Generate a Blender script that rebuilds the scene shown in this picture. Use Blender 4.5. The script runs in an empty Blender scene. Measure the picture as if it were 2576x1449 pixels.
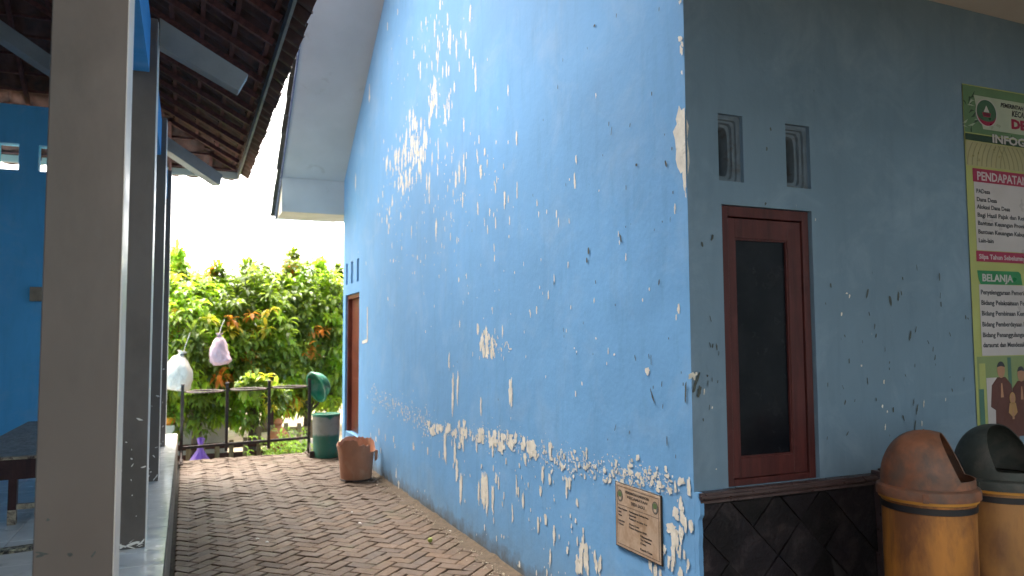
import bpy, bmesh, math, random
from math import sin, cos, tan, pi, radians, sqrt, atan2
from mathutils import Vector, Matrix, noise
R = random.Random(7)
S = bpy.context.scene
COL = S.collection

# ------------------------------------------------------------------ camera
F, CX, CY = 1880.0, 1288.0, 724.5           # focal length and centre in 2576-px units
YAW, PITCH, ROLL, EYE = radians(23.5), math.atan(.066), radians(.35), 1.6
fw = Vector((sin(YAW)*cos(PITCH), cos(YAW)*cos(PITCH), sin(PITCH)))
rt = Vector((cos(YAW), -sin(YAW), 0)); up = rt.cross(fw)
r2 = rt*cos(ROLL) - up*sin(ROLL); u2 = rt*sin(ROLL) + up*cos(ROLL)
cam_d = bpy.data.cameras.new('camera'); cam = bpy.data.objects.new('camera', cam_d); COL.objects.link(cam)
cam_d.sensor_width = 36; cam_d.lens = 36*F/2576
cam_d.clip_start = .05; cam_d.clip_end = 900
M3 = Matrix((r2, u2, -fw)).transposed()
cam.matrix_world = Matrix.Translation((0, 0, EYE)) @ M3.to_4x4()
cam_d.dof.use_dof = True; cam_d.dof.focus_distance = 4.2; cam_d.dof.aperture_fstop = 2.2
S.camera = cam

# ------------------------------------------------------------------ light: a bright overcast day
SUN_EL, SUN_ROT = radians(66), radians(-12)
W = bpy.data.worlds.new('World'); S.world = W; W.use_nodes = True
wn = W.node_tree; wn.nodes.clear()
sky = wn.nodes.new('ShaderNodeTexSky'); sky.sky_type = 'NISHITA'; sky.sun_disc = False
sky.sun_elevation = SUN_EL; sky.sun_rotation = SUN_ROT; sky.air_density = 1.0; sky.dust_density = 4.0
bwn = wn.nodes.new('ShaderNodeRGBToBW'); mixn = wn.nodes.new('ShaderNodeMix'); mixn.data_type = 'RGBA'
tintn = wn.nodes.new('ShaderNodeMix'); tintn.data_type = 'RGBA'; tintn.blend_type = 'MULTIPLY'
tintn.inputs[0].default_value = 1; tintn.inputs[7].default_value = (1.0, .94, .86, 1)
bg = wn.nodes.new('ShaderNodeBackground'); bg.inputs[1].default_value = .15
wo = wn.nodes.new('ShaderNodeOutputWorld')
wn.links.new(sky.outputs[0], bwn.inputs[0]); wn.links.new(sky.outputs[0], mixn.inputs[6])
wn.links.new(bwn.outputs[0], tintn.inputs[6]); wn.links.new(tintn.outputs[2], mixn.inputs[7])
mixn.inputs[0].default_value = .93
wn.links.new(mixn.outputs[2], bg.inputs[0]); wn.links.new(bg.outputs[0], wo.inputs[0])
sd = bpy.data.lights.new('sun', 'SUN'); sd.energy = 1.0; sd.angle = radians(26); sd.color = (1, .95, .86)
sun = bpy.data.objects.new('sun', sd); COL.objects.link(sun)
# direction towards the sun: Blender's sky rotation turns clockwise from +Y
sdir = Vector((sin(SUN_ROT)*cos(SUN_EL), cos(SUN_ROT)*cos(SUN_EL), sin(SUN_EL)))
sun.rotation_euler = sdir.to_track_quat('Z', 'Y').to_euler()
S.view_settings.view_transform = 'Standard'; S.view_settings.look = 'None'
S.view_settings.gamma = 1; S.view_settings.use_curve_mapping = False
S.view_settings.exposure = 3.45

# ------------------------------------------------------------------ helpers
def wall_x(px, py, X=2.08):                 # a picture point carried onto the plane x = X
    d = fw + r2*((px-CX)/F) - u2*((py-CY)/F)
    t = X/d.x; return d.y*t, EYE+d.z*t
def wall_y(px, py, Y=2.772):
    d = fw + r2*((px-CX)/F) - u2*((py-CY)/F)
    t = Y/d.y; return d.x*t, EYE+d.z*t

def tag(o, label=None, cat=None, group=None, kind=None):
    if label: o['label'] = label
    if cat: o['category'] = cat
    if group: o['group'] = group
    if kind: o['kind'] = kind
    return o
def thing(name, loc, label, cat, group=None, rz=0):
    o = bpy.data.objects.new(name, None); COL.objects.link(o); o.location = loc; o.rotation_euler.z = rz
    o.empty_display_size = .1
    return tag(o, label, cat, group)
def link(name, me, parent=None, loc=None, rot=None):
    o = bpy.data.objects.new(name, me); COL.objects.link(o)
    if loc is not None: o.location = loc
    if rot is not None: o.rotation_euler = rot
    if parent is not None: o.parent = parent
    return o
class MB:
    def __init__(s): s.v = []; s.f = []
    def box(s, x0, x1, y0, y1, z0, z1):
        n = len(s.v)
        s.v += [(x0,y0,z0),(x1,y0,z0),(x1,y1,z0),(x0,y1,z0),(x0,y0,z1),(x1,y0,z1),(x1,y1,z1),(x0,y1,z1)]
        s.f += [tuple(n+i for i in q) for q in ((0,3,2,1),(4,5,6,7),(0,1,5,4),(1,2,6,5),(2,3,7,6),(3,0,4,7))]
        return s
    def poly(s, pts):
        n = len(s.v); s.v += [tuple(p) for p in pts]; s.f.append(tuple(range(n, n+len(pts)))); return s
    def prism(s, pts, d):                    # closed prism: polygon pts swept by vector d
        n = len(s.v); k = len(pts); d = Vector(d)
        s.v += [tuple(p) for p in pts] + [tuple(Vector(p)+d) for p in pts]
        s.f.append(tuple(range(n, n+k))[::-1]); s.f.append(tuple(range(n+k, n+2*k)))
        for i in range(k):
            j = (i+1) % k; s.f.append((n+i, n+j, n+k+j, n+k+i))
        return s
    def bar(s, a, b, w, h, up_=(0,0,1)):     # rectangular bar from a to b
        a, b = Vector(a), Vector(b); t = (b-a).normalized(); u = Vector(up_)
        sd_ = t.cross(u).normalized(); u = sd_.cross(t)
        q = [a+sd_*w/2+u*h/2, a-sd_*w/2+u*h/2, a-sd_*w/2-u*h/2, a+sd_*w/2-u*h/2]
        return s.prism(q, b-a)
    def tube(s, pts, r, n=8, closed=False):
        pts = [Vector(p) for p in pts]; k = len(pts); base = len(s.v)
        prev = None
        for i, p in enumerate(pts):
            if closed: t = pts[(i+1) % k]-pts[i-1]
            else: t = pts[min(i+1, k-1)]-pts[max(i-1, 0)]
            t.normalize()
            ref = prev if prev is not None else (Vector((0,0,1)) if abs(t.z) < .9 else Vector((1,0,0)))
            a = (ref - t*ref.dot(t)).normalized(); prev = a; b = t.cross(a)
            rr = r[i] if isinstance(r, (list, tuple)) else r
            s.v += [tuple(p + (a*cos(2*pi*j/n)+b*sin(2*pi*j/n))*rr) for j in range(n)]
        for i in range(k if closed else k-1):
            i2 = (i+1) % k
            for j in range(n):
                j2 = (j+1) % n
                s.f.append((base+i*n+j, base+i*n+j2, base+i2*n+j2, base+i2*n+j))
        if not closed:
            s.f.append(tuple(base+j for j in range(n))[::-1]); s.f.append(tuple(base+(k-1)*n+j for j in range(n)))
        return s
    def lathe(s, prof, n=32, c=(0,0,0), rf=None, cap=True):   # prof: (r, z) list
        base = len(s.v)
        for i, (r, z) in enumerate(prof):
            for j in range(n):
                a = 2*pi*j/n; q = rf(a, i, r, z) if rf else (r, z)
                s.v.append((c[0]+q[0]*cos(a), c[1]+q[0]*sin(a), c[2]+q[1]))
        for i in range(len(prof)-1):
            for j in range(n):
                j2 = (j+1) % n
                s.f.append((base+i*n+j, base+i*n+j2, base+(i+1)*n+j2, base+(i+1)*n+j))
        if cap:
            s.f.append(tuple(base+j for j in range(n))[::-1]); s.f.append(tuple(base+(len(prof)-1)*n+j for j in range(n)))
        return s
    def mesh(s, name, mat, smooth=False, bevel=0):
        me = bpy.data.meshes.new(name); me.from_pydata(s.v, [], s.f)
        bm = bmesh.new(); bm.from_mesh(me)
        bmesh.ops.recalc_face_normals(bm, faces=bm.faces)
        if bevel:
            bmesh.ops.bevel(bm, geom=list(bm.edges), offset=bevel, segments=1, affect='EDGES', clamp_overlap=True)
        bm.to_mesh(me); bm.free()
        if smooth:
            for p in me.polygons: p.use_smooth = True
            if smooth != 'all': me.set_sharp_from_angle(angle=radians(35))
        me.materials.append(mat)
        return me
    def build(s, name, mat, parent=None, smooth=False, bevel=0, loc=None, rot=None, kind=None, label=None):
        o = link(name, s.mesh(name, mat, smooth, bevel), parent, loc, rot)
        return tag(o, label=label, kind=kind)

# ------------------------------------------------------------------ materials
def new_mat(name):
    m = bpy.data.materials.new(name); m.use_nodes = True
    nt = m.node_tree; return m, nt, nt.nodes['Principled BSDF']
class NT:
    def __init__(s, nt): s.nt = nt
    def n(s, typ, **kw):
        x = s.nt.nodes.new(typ)
        for k, v in kw.items(): setattr(x, k, v)
        return x
    def l(s, a, b): s.nt.links.new(a, b)
    def coords(s, kind='Object', scale=(1,1,1)):
        tc = s.n('ShaderNodeTexCoord'); mp = s.n('ShaderNodeMapping'); mp.inputs['Scale'].default_value = scale
        s.l(tc.outputs[kind], mp.inputs[0]); return mp.outputs[0]
    def geo(s, scale=(1,1,1)):
        g = s.n('ShaderNodeNewGeometry'); mp = s.n('ShaderNodeMapping'); mp.inputs['Scale'].default_value = scale
        s.l(g.outputs['Position'], mp.inputs[0]); return mp.outputs[0]
    def noise(s, vec, scale, detail=4, rough=.55, dist=0):
        x = s.n('ShaderNodeTexNoise'); x.inputs['Scale'].default_value = scale; x.inputs['Detail'].default_value = detail
        x.inputs['Roughness'].default_value = rough; x.inputs['Distortion'].default_value = dist
        s.l(vec, x.inputs['Vector']); return x.outputs['Fac']
    def ramp(s, fac, stops):
        x = s.n('ShaderNodeValToRGB'); cr = x.color_ramp
        while len(cr.elements) < len(stops): cr.elements.new(.5)
        for e, (p, c) in zip(cr.elements, stops):
            e.position = p; e.color = (c[0], c[1], c[2], 1) if isinstance(c, (tuple, list)) else (c, c, c, 1)
        s.l(fac, x.inputs[0]); return x.outputs[0]
    def mix(s, fac, a, b, mode='MIX'):
        x = s.n('ShaderNodeMix'); x.data_type = 'RGBA'; x.blend_type = mode
        for sock, v in ((x.inputs[0], fac), (x.inputs[6], a), (x.inputs[7], b)):
            if isinstance(v, (int, float)): sock.default_value = v
            elif isinstance(v, (tuple, list)): sock.default_value = (v[0], v[1], v[2], 1)
            else: s.l(v, sock)
        return x.outputs[2]
    def math(s, op, a, b=0.0):
        x = s.n('ShaderNodeMath'); x.operation = op
        for sock, v in ((x.inputs[0], a), (x.inputs[1], b)):
            if isinstance(v, (int, float)): sock.default_value = v
            else: s.l(v, sock)
        return x.outputs[0]
    def bump(s, h, bsdf, strength=.3, dist=.01):
        b = s.n('ShaderNodeBump'); b.inputs['Strength'].default_value = strength; b.inputs['Distance'].default_value = dist
        s.l(h, b.inputs['Height']); s.l(b.outputs[0], bsdf.inputs['Normal'])

def mottled(name, base, var=.25, scale=6, rough=.6, dirt=None, dirt_amt=.5, dscale=3, bump=.2, bdist=.004, stretch=(1,1,1), rnd=0, metallic=0, spec=None, coords='geo'):
    m, nt, b = new_mat(name); N = NT(nt)
    vec = N.geo(stretch) if coords == 'geo' else N.coords('Object', stretch)
    f = N.noise(vec, scale, 6)
    lo = tuple(c*(1-var) for c in base); hi = tuple(min(1, c*(1+var)) for c in base)
    col = N.ramp(f, [(.3, lo), (.7, hi)])
    if dirt:
        d = N.noise(vec, dscale, 8, .65, .4)
        col = N.mix(N.ramp(d, [(.62-.25*dirt_amt, 0), (.82-.25*dirt_amt, 1)]), col, dirt)
    if rnd:
        oi = N.n('ShaderNodeObjectInfo')
        k = N.ramp(oi.outputs['Random'], [(0, (1-rnd,)*3), (1, (1+rnd*.6,)*3)])
        col = N.mix(1.0, col, k, 'MULTIPLY')
    N.l(col, b.inputs['Base Color'])
    N.l(N.ramp(N.noise(vec, scale*2.3, 4), [(.3, max(0, rough-.12)), (.7, min(1, rough+.12))]), b.inputs['Roughness'])
    b.inputs['Metallic'].default_value = metallic
    if spec is not None: b.inputs['Specular IOR Level'].default_value = spec
    if bump: N.bump(N.noise(vec, scale*6, 8, .6), b, bump, bdist)
    return m

def blue_wall(name, base, marks=True, dirt_z=True, rough=.5):
    m, nt, b = new_mat(name); N = NT(nt)
    g = N.geo(); gs = N.geo((2.2, 2.2, .35))
    big = N.noise(g, .9, 5, .6)
    col = N.ramp(big, [(.3, tuple(c*.90 for c in base)), (.7, tuple(min(1, c*1.08) for c in base))])
    streak = N.noise(gs, 6, 6, .6)
    col = N.mix(N.math('MULTIPLY', N.ramp(streak, [(.5, 0), (.8, 1)]), .30), col, tuple(c*.62 for c in base))
    chalk = N.noise(g, 2.3, 8, .7, .6)                  # chalked, sun-worn paint
    col = N.mix(N.math('MULTIPLY', N.ramp(chalk, [(.5, 0), (.75, 1)]), .22), col, (.46, .58, .70))
    fine = N.noise(N.geo((8, 8, 1.6)), 9, 4, .7)        # tiny flecks of missing paint
    msk = N.noise(g, 1.1, 3)
    fl = N.math('MULTIPLY', N.ramp(fine, [(.735, 0), (.76, 1)]), N.ramp(msk, [(.46, 0), (.58, 1)]))
    col = N.mix(fl, col, (.62, .58, .50))
    if marks:
        dk = N.noise(N.geo((10, 10, 2.4)), 6, 3, .6)
        mk = N.ramp(N.noise(g, .8, 2), [(.42, 0), (.6, 1)])
        col = N.mix(N.math('MULTIPLY', N.math('MULTIPLY', N.ramp(dk, [(.735, 0), (.78, 1)]), mk), .65), col, (.05, .07, .07))
    if dirt_z:                                          # splash-back mud at the foot of the wall
        sx = N.n('ShaderNodeSeparateXYZ'); N.l(g, sx.inputs[0])
        h = N.math('ADD', sx.outputs[2], N.math('MULTIPLY', N.math('SUBTRACT', N.noise(g, 7, 6, .65), .5), -.30))
        col = N.mix(N.math('MULTIPLY', N.ramp(h, [(.015, 1), (.14, 0)]), .85), col, (.085, .062, .045))
        col = N.mix(N.math('MULTIPLY', N.ramp(h, [(.1, 1), (.45, 0)]), .30), col, (.20, .22, .19))
    N.l(col, b.inputs['Base Color'])
    N.l(N.ramp(big, [(.3, rough+.2), (.7, rough+.35)]), b.inputs['Roughness']); b.inputs['Specular IOR Level'].default_value = .2
    hh = N.math('ADD', N.noise(g, 3.2, 4, .5), N.math('MULTIPLY', N.noise(g, 40, 5, .6), .12))
    N.bump(hh, b, .42, .018)
    return m

def wood(name, base, dark, rough=.45, along=(1, 1, .12)):
    m, nt, b = new_mat(name); N = NT(nt)
    g = N.geo(along)
    f = N.noise(g, 26, 6, .6, .5)
    col = N.ramp(f, [(.35, dark), (.65, base)])
    w = N.noise(N.geo(), 5, 7, .7)
    col = N.mix(N.math('MULTIPLY', N.ramp(w, [(.55, 0), (.75, 1)]), .4), col, tuple(c*1.7+.02 for c in base))
    N.l(col, b.inputs['Base Color']); b.inputs['Roughness'].default_value = rough; b.inputs['Specular IOR Level'].default_value = .25
    N.bump(f, b, .25, .003)
    return m

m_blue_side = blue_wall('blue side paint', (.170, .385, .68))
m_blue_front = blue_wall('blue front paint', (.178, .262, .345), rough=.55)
m_blue_pav = blue_wall('pavilion blue paint', (.12, .44, .74), marks=False, dirt_z=False)
m_blue_beam = blue_wall('ring beam blue paint', (.07, .33, .68), marks=False, dirt_z=False)
m_plaster = mottled('exposed cream plaster', (.76, .71, .62), .16, 14, .85, dirt=(.42, .40, .34), dirt_amt=.3, dscale=20)
m_mark = mottled('dark scuff', (.075, .09, .085), .4, 30, .8)
m_soffit = mottled('soffit pale paint', (.40, .46, .48), .08, 1.5, .75, dirt=(.24, .25, .23), dirt_amt=.05, dscale=2.2)
m_verge = mottled('blue grey metal verge', (.10, .14, .24), .2, 5, .35)
m_rtile = mottled('dark green grey roof tile', (.045, .055, .05), .35, 9, .8, rnd=.3)
m_cream = mottled('cream eave paint', (.55, .50, .42), .1, 3, .7)
m_ceil = mottled('porch ceiling paint', (.62, .57, .52), .06, 2, .8)
m_room = mottled('dim room plaster', (.10, .10, .10), .1, 2, .9)
m_frame = wood('maroon window wood', (.098, .027, .025), (.058, .017, .017), .42)
m_door = wood('red brown door wood', (.20, .052, .03), (.12, .03, .02), .38)
m_cap = mottled('maroon stone cap', (.07, .045, .045), .3, 12, .35, dirt=(.13, .11, .10), dirt_amt=.2)
m_slate = mottled('black slate tile', (.009, .0065, .009), .5, 5, .6, dirt=(.045, .034, .036), dirt_amt=.45, dscale=9, rnd=.7, bump=.6, bdist=.015, spec=.3)
m_grout = mottled('dark grout', (.016, .013, .014), .3, 10, .9)
m_vent = mottled('blue grey cast vent', (.125, .165, .205), .15, 14, .8, dirt=(.10, .09, .08), dirt_amt=.35, dscale=12)
m_pillar = mottled('grey brown pillar paint', (.152, .122, .105), .10, 2.2, .42, dirt=(.105, .085, .072), dirt_amt=.55, dscale=2.0, stretch=(1, 1, .5), bump=.12)
m_pillar_lit = mottled('pale lit pillar side', (.84, .79, .72), .08, 3, .4)  # side light on the pillars painted in as a near-white colour
m_black = mottled('black void', (.012, .012, .012), .1, 3, .9)
m_clay = mottled('old clay tile', (.085, .038, .030), .35, 7, .8, dirt=(.03, .024, .022), dirt_amt=.45, dscale=5, rnd=.35, bump=.3)
m_batten = wood('maroon roof batten', (.14, .055, .05), (.07, .03, .03), .7, (1, .12, 1))
m_beam = mottled('grey concrete beam', (.24, .25, .25), .15, 4, .7)
m_fascia = mottled('grey green fascia', (.13, .135, .14), .2, 4, .6)
m_tilewhite = mottled('white glazed floor tile', (.80, .79, .76), .07, 5, .16, dirt=(.42, .40, .36), dirt_amt=.18, dscale=6, bump=.05, rnd=.06)
m_floorgrout = mottled('grey floor grout', (.28, .27, .25), .2, 8, .9)
m_kerb = mottled('worn kerb cement', (.21, .165, .125), .22, 9, .85, dirt=(.09, .07, .05), dirt_amt=.4, dscale=5)
m_sand = mottled('dark joint sand', (.020, .015, .012), .5, 22, .95, dirt=(.05, .06, .02), dirt_amt=.35, dscale=3)
m_soil = mottled('garden soil', (.20, .15, .10), .3, 3, .95, dirt=(.10, .13, .04), dirt_amt=.5, dscale=1.2)
m_iron = mottled('rusty dark iron', (.035, .026, .024), .4, 18, .45, dirt=(.13, .06, .04), dirt_amt=.25, dscale=14, metallic=.3)
m_ironring = mottled('rusty ring iron', (.085, .055, .045), .4, 18, .6, dirt=(.12, .06, .04), dirt_amt=.5, dscale=14)

def paver_mat():
    m, nt, b = new_mat('brown grey paving block'); N = NT(nt)
    g = N.geo(); oi = N.n('ShaderNodeObjectInfo')
    n1 = N.noise(g, 34, 6, .7)
    col = N.ramp(n1, [(.3, (.072, .043, .026)), (.7, (.138, .085, .052))])
    k = N.ramp(oi.outputs['Random'], [(0, (.74, .73, .74)), (.5, (1, .98, .95)), (1, (1.22, 1.16, 1.06))])
    col = N.mix(1.0, col, k, 'MULTIPLY')
    moss = N.noise(g, 1.9, 7, .65)
    col = N.mix(N.math('MULTIPLY', N.ramp(moss, [(.56, 0), (.68, 1)]), .5), col, (.085, .085, .035))
    pale = N.noise(g, 3.4, 6, .7)
    col = N.mix(N.math('MULTIPLY', N.ramp(pale, [(.58, 0), (.74, 1)]), .4), col, (.20, .14, .095))
    sx = N.n('ShaderNodeSeparateXYZ'); N.l(g, sx.inputs[0])   # mud washed against the wall foot
    e = N.math('ADD', sx.outputs[0], N.math('MULTIPLY', N.math('SUBTRACT', N.noise(g, 5, 6, .65), .5), .5))
    mr = N.n('ShaderNodeMapRange'); mr.inputs[1].default_value = 1.75; mr.inputs[2].default_value = 2.1
    N.l(e, mr.inputs[0])
    col = N.mix(N.math('MULTIPLY', mr.outputs[0], .75), col, (.095, .058, .032))
    N.l(col, b.inputs['Base Color'])
    N.l(N.ramp(pale, [(.3, .55), (.7, .85)]), b.inputs['Roughness'])
    N.bump(N.math('ADD', n1, N.noise(g, 160, 4)), b, .5, .004)
    return m
m_paver = paver_mat()

def leaf_mat():
    m, nt, b = new_mat('translucent leaf'); N = NT(nt)
    at = N.n('ShaderNodeAttribute'); at.attribute_name = 'tint'
    N.l(at.outputs['Color'], b.inputs['Base Color']); b.inputs['Roughness'].default_value = .42
    tr = N.n('ShaderNodeBsdfTranslucent')
    c2 = N.mix(1.0, at.outputs['Color'], (2.1, 2.0, .9), 'MULTIPLY'); N.l(c2, tr.inputs[0])
    mx = N.n('ShaderNodeMixShader'); mx.inputs[0].default_value = .5
    out = nt.nodes['Material Output']
    N.l(b.outputs[0], mx.inputs[1]); N.l(tr.outputs[0], mx.inputs[2]); N.l(mx.outputs[0], out.inputs[0])
    return m
m_leaf = leaf_mat()
m_bark = mottled('grey brown bark', (.12, .09, .065), .35, 12, .9, bump=.6, bdist=.02)

def glass_mat():
    m, nt, b = new_mat('dark window glass'); N = NT(nt)
    g = N.geo()
    N.l(N.ramp(N.noise(g, 4, 7, .7), [(.4, (.006, .007, .010)), (.75, (.018, .018, .022))]), b.inputs['Base Color'])
    N.l(N.ramp(N.noise(g, 9, 6, .7), [(.35, .08), (.7, .35)]), b.inputs['Roughness'])
    b.inputs['Specular IOR Level'].default_value = .12
    return m
m_glass = glass_mat()

def flat(name, c, rough=.5, var=.05, scale=6): return mottled(name, c, var, scale, rough, bump=0)

# ------------------------------------------------------------------ ground
g = MB(); g.poly([(-400,-400,-.42),(400,-400,-.42),(400,500,-.42),(-400,500,-.42)])
gr = g.build('ground', m_soil); tag(gr, kind='structure')
pv = MB(); pv.box(-.08, 2.08, -3, 11.0, -.42, -.03)
pv.box(2.08, 9, -3, 2.70, -.42, -.03)
pave = pv.build('pavement', m_sand); tag(pave, kind='structure')

# herringbone blocks, 20 x 10 cm, laid at 45 degrees, cut along the kerb and the wall
def clip(poly, ax, v, keep_less):
    out = []
    for i in range(len(poly)):
        a, b = poly[i], poly[(i+1) % len(poly)]
        ia = (a[ax] <= v) if keep_less else (a[ax] >= v); ib = (b[ax] <= v) if keep_less else (b[ax] >= v)
        if ia: out.append(a)
        if ia != ib:
            t = (v-a[ax])/(b[ax]-a[ax]); out.append((a[0]+(b[0]-a[0])*t, a[1]+(b[1]-a[1])*t))
    return out
def area(p): return abs(sum(p[i][0]*p[(i+1) % len(p)][1]-p[(i+1) % len(p)][0]*p[i][1] for i in range(len(p))))/2
def block_prism(mb, poly, z0, z1, tx, ty, cx, cy, ch=.005):
    k = len(poly); n = len(mb.v)
    mx = sum(p[0] for p in poly)/k; my = sum(p[1] for p in poly)/k
    def ins(p, d):
        L = math.hypot(p[0]-mx, p[1]-my) or 1; s_ = max(0, 1-d/L); return (mx+(p[0]-mx)*s_, my+(p[1]-my)*s_)
    zt = lambda p: z1 + tx*(p[0]-mx) + ty*(p[1]-my)
    for p in poly: mb.v.append((p[0]-cx, p[1]-cy, z0))
    for p in poly: mb.v.append((p[0]-cx, p[1]-cy, zt(p)-ch*.8))
    for p in poly:
        q = ins(p, ch*1.6); mb.v.append((q[0]-cx, q[1]-cy, zt(p)))
    for r_ in (0, 1):
        for i in range(k):
            j = (i+1) % k; mb.f.append((n+r_*k+i, n+r_*k+j, n+(r_+1)*k+j, n+(r_+1)*k+i))
    mb.f.append(tuple(range(n+2*k, n+3*k)))
blocks = []
u = .102; c45 = cos(pi/4)
for i in range(-150, 151):
    for j in range(-150, 151):
        # herringbone on the integer grid: (i - j) mod 4 == 0 starts a horizontal, == 1... a vertical block
        if (i-j) % 4 == 0: q = [(i, j), (i+2, j), (i+2, j+1), (i, j+1)]
        elif (i-j) % 4 == 3: q = [(i, j), (i+1, j), (i+1, j+2), (i, j+2)]
        else: continue
        gap = .0050/u
        x0, y0 = q[0]; x1, y1 = q[2]
        q = [(x0+gap, y0+gap), (x1-gap, y0+gap), (x1-gap, y1-gap), (x0+gap, y1-gap)]
        P_ = [((a-b)*u*c45 + .98, (a+b)*u*c45 + 5.2) for a, b in q]
        cxm = sum(p[0] for p in P_)/4; cym = sum(p[1] for p in P_)/4
        inA = -.25 < cxm < 2.25 and -3 < cym < 11.2
        inB = 1.9 <= cxm < 5.6 and -2 < cym < 2.75
        if inA:
            Q = clip(clip(clip(P_, 0, -.045, False), 0, 2.055, True), 1, 10.93, True)
            if len(Q) > 2 and area(Q) > .0012: blocks.append((Q, (cxm, cym)))
        if inB and cxm > 2.0:
            Q = clip(clip(P_, 0, 2.06, False), 1, 2.66, True)
            if len(Q) > 2 and area(Q) > .0012: blocks.append((Q, (cxm, cym)))
def seen(c): return c[1] > 4.45 and c[0] < 2.15 and c[1] < 11.2 and not (c[0] < .1 and c[1] < 5.4)
vis = sorted([b_ for b_ in blocks if seen(b_[1])], key=lambda b_: b_[1][1])
near, rest = vis[:296], vis[296:] + [b_ for b_ in blocks if not seen(b_[1])]
for Q, c in near:
    mb = MB(); block_prism(mb, Q, -.05, R.uniform(-.003, .003), R.gauss(0, .016), R.gauss(0, .016), c[0], c[1])
    mb.build('paving_block', m_paver, pave, loc=(c[0], c[1], 0))
mb = MB()
for Q, c in rest:
    block_prism(mb, Q, -.05, R.uniform(-.005, .005), R.gauss(0, .025), R.gauss(0, .025), 0, 0)
far_blocks = mb.build('paving_block_field', m_paver, pave, kind='stuff')
# raised loose block in the middle of the alley
# mud and grit swept against the wall foot
mb = MB()
for i in range(900):
    y = 4.2 + 6.6*R.random()**1.2; x = 2.075 - abs(R.gauss(0, .075)); r_ = R.uniform(.003, .010)*(1.6 if R.random() < .06 else 1)
    if x < 1.7: continue
    z = .002; n = len(mb.v)
    for k in range(5): a = 2*pi*k/5+R.random(); mb.v.append((x+cos(a)*r_*R.uniform(.7, 1.2), y+sin(a)*r_*R.uniform(.7, 1.2), z))
    mb.v.append((x, y, z+r_*.9)); mb.f += [(n+k, n+(k+1) % 5, n+5) for k in range(5)]
gt = mb.build('grit', mottled('pale grit', (.33, .27, .20), .5, 60, .9))
tag(gt, 'brown grit and crumbs swept along the foot of the blue wall', 'grit', kind='stuff')
mb = MB()                                     # low ridge of mud along the wall
N_ = 160; pr = []
for i in range(N_+1):
    y = 2.9 + (10.9-2.9)*i/N_
    w = .035+.05*noise.noise(Vector((y*3, 0, 0)))**2*6+.02*R.random(); h = .012+.035*max(0, noise.noise(Vector((y*5, 4, 0))))
    pr.append((y, min(w, .12), h))
for y, w, h in pr: mb.v += [(2.079-w*1.5, y, .001), (2.079-w*.6, y, h*.55+.004), (2.079, y, h+.012)]
for i in range(N_): 
    for k in range(2): a = i*3+k; mb.f.append((a, a+1, a+4, a+3))
md = mb.build('mud', mottled('mud', (.10, .07, .045), .4, 30, .95, bump=.8, bdist=.01), smooth='all')
tag(md, 'brown mud ridge packed where the paving meets the blue wall', 'mud', kind='stuff')

# ------------------------------------------------------------------ the blue building
XW, YC, YE = 2.08, 2.772, 10.95
bb = thing('blue_building', (XW, YC, 0), 'blue gabled building with peeling paint, dark framed window and black stone skirting', 'building')
def child(o): o.location = (o.location[0]-XW, o.location[1]-YC, o.location[2]); return o
def wall_grid(axis, plane, depth, u0, u1, z0, z1, holes):
    """wall with rectangular holes; axis 'x': plane x = plane running along y; axis 'y': plane y = plane running along x"""
    us = sorted({u0, u1, *[h[0] for h in holes], *[h[1] for h in holes]}); zs = sorted({z0, z1, *[h[2] for h in holes], *[h[3] for h in holes]})
    mb = MB(); idx = {}
    def V(a, b, d):
        k = (round(a, 5), round(b, 5), d)
        if k not in idx:
            idx[k] = len(mb.v); t = plane + (depth if d else 0)
            mb.v.append((t, a, b) if axis == 'x' else (a, t, b))
        return idx[k]
    solid = {}
    for i in range(len(us)-1):
        for j in range(len(zs)-1):
            um, zm = (us[i]+us[i+1])/2, (zs[j]+zs[j+1])/2
            solid[i, j] = not any(h[0] < um < h[1] and h[2] < zm < h[3] for h in holes)
    for (i, j), s_ in solid.items():
        if not s_: continue
        a0, a1, b0, b1 = us[i], us[i+1], zs[j], zs[j+1]
        for d in (0, 1): mb.f.append((V(a0, b0, d), V(a1, b0, d), V(a1, b1, d), V(a0, b1, d)))
        for (di, dj, p, q) in ((-1, 0, (a0, b0), (a0, b1)), (1, 0, (a1, b0), (a1, b1)), (0, -1, (a0, b0), (a1, b0)), (0, 1, (a0, b1), (a1, b1))):
            if not solid.get((i+di, j+dj), False):
                mb.f.append((V(*p, 0), V(*q, 0), V(*q, 1), V(*p, 1)))
    return mb
def cut_above(me, co, no):
    bm = bmesh.new(); bm.from_mesh(me)
    r_ = bmesh.ops.bisect_plane(bm, geom=list(bm.verts)+list(bm.edges)+list(bm.faces), plane_co=co, plane_no=no, clear_outer=True)
    bmesh.ops.edgeloop_fill(bm, edges=[e for e in r_['geom_cut'] if isinstance(e, bmesh.types.BMEdge)])
    bmesh.ops.recalc_face_normals(bm, faces=bm.faces); bm.to_mesh(me); bm.free()
SL = .72; RIDGE_Y = (YE+YC)/2
slots = [(9.88, 10.01, 2.36, 2.665), (10.27, 10.40, 2.36, 2.665), (10.63, 10.76, 2.36, 2.665)]
DY0, DY1, DZ0, DZ1 = 9.84, 10.78, .10, 2.215
wb = wall_grid('x', XW, .16, YC, YE, -.3, 7.2, slots + [(DY0, DY1, DZ0, DZ1)])
me = wb.mesh('side_wall', m_blue_side)
zt0 = 3.9
cut_above(me, (0, YE, zt0), (0, SL, 1)); cut_above(me, (0, YC, zt0+.02), (0, -SL, 1))
side = link('side_wall', me, bb); side.location = (-XW, -YC+.001, 0)
def add(o): o.location = (-XW, -YC, 0); return o   # geometry is in world coordinates
# end wall, hidden from here but closing the building
add(wall_grid('y', YE-.16, .16, XW+.16, 9, -.3, 3.9, []).build('end_wall', m_blue_side, bb))
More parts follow.
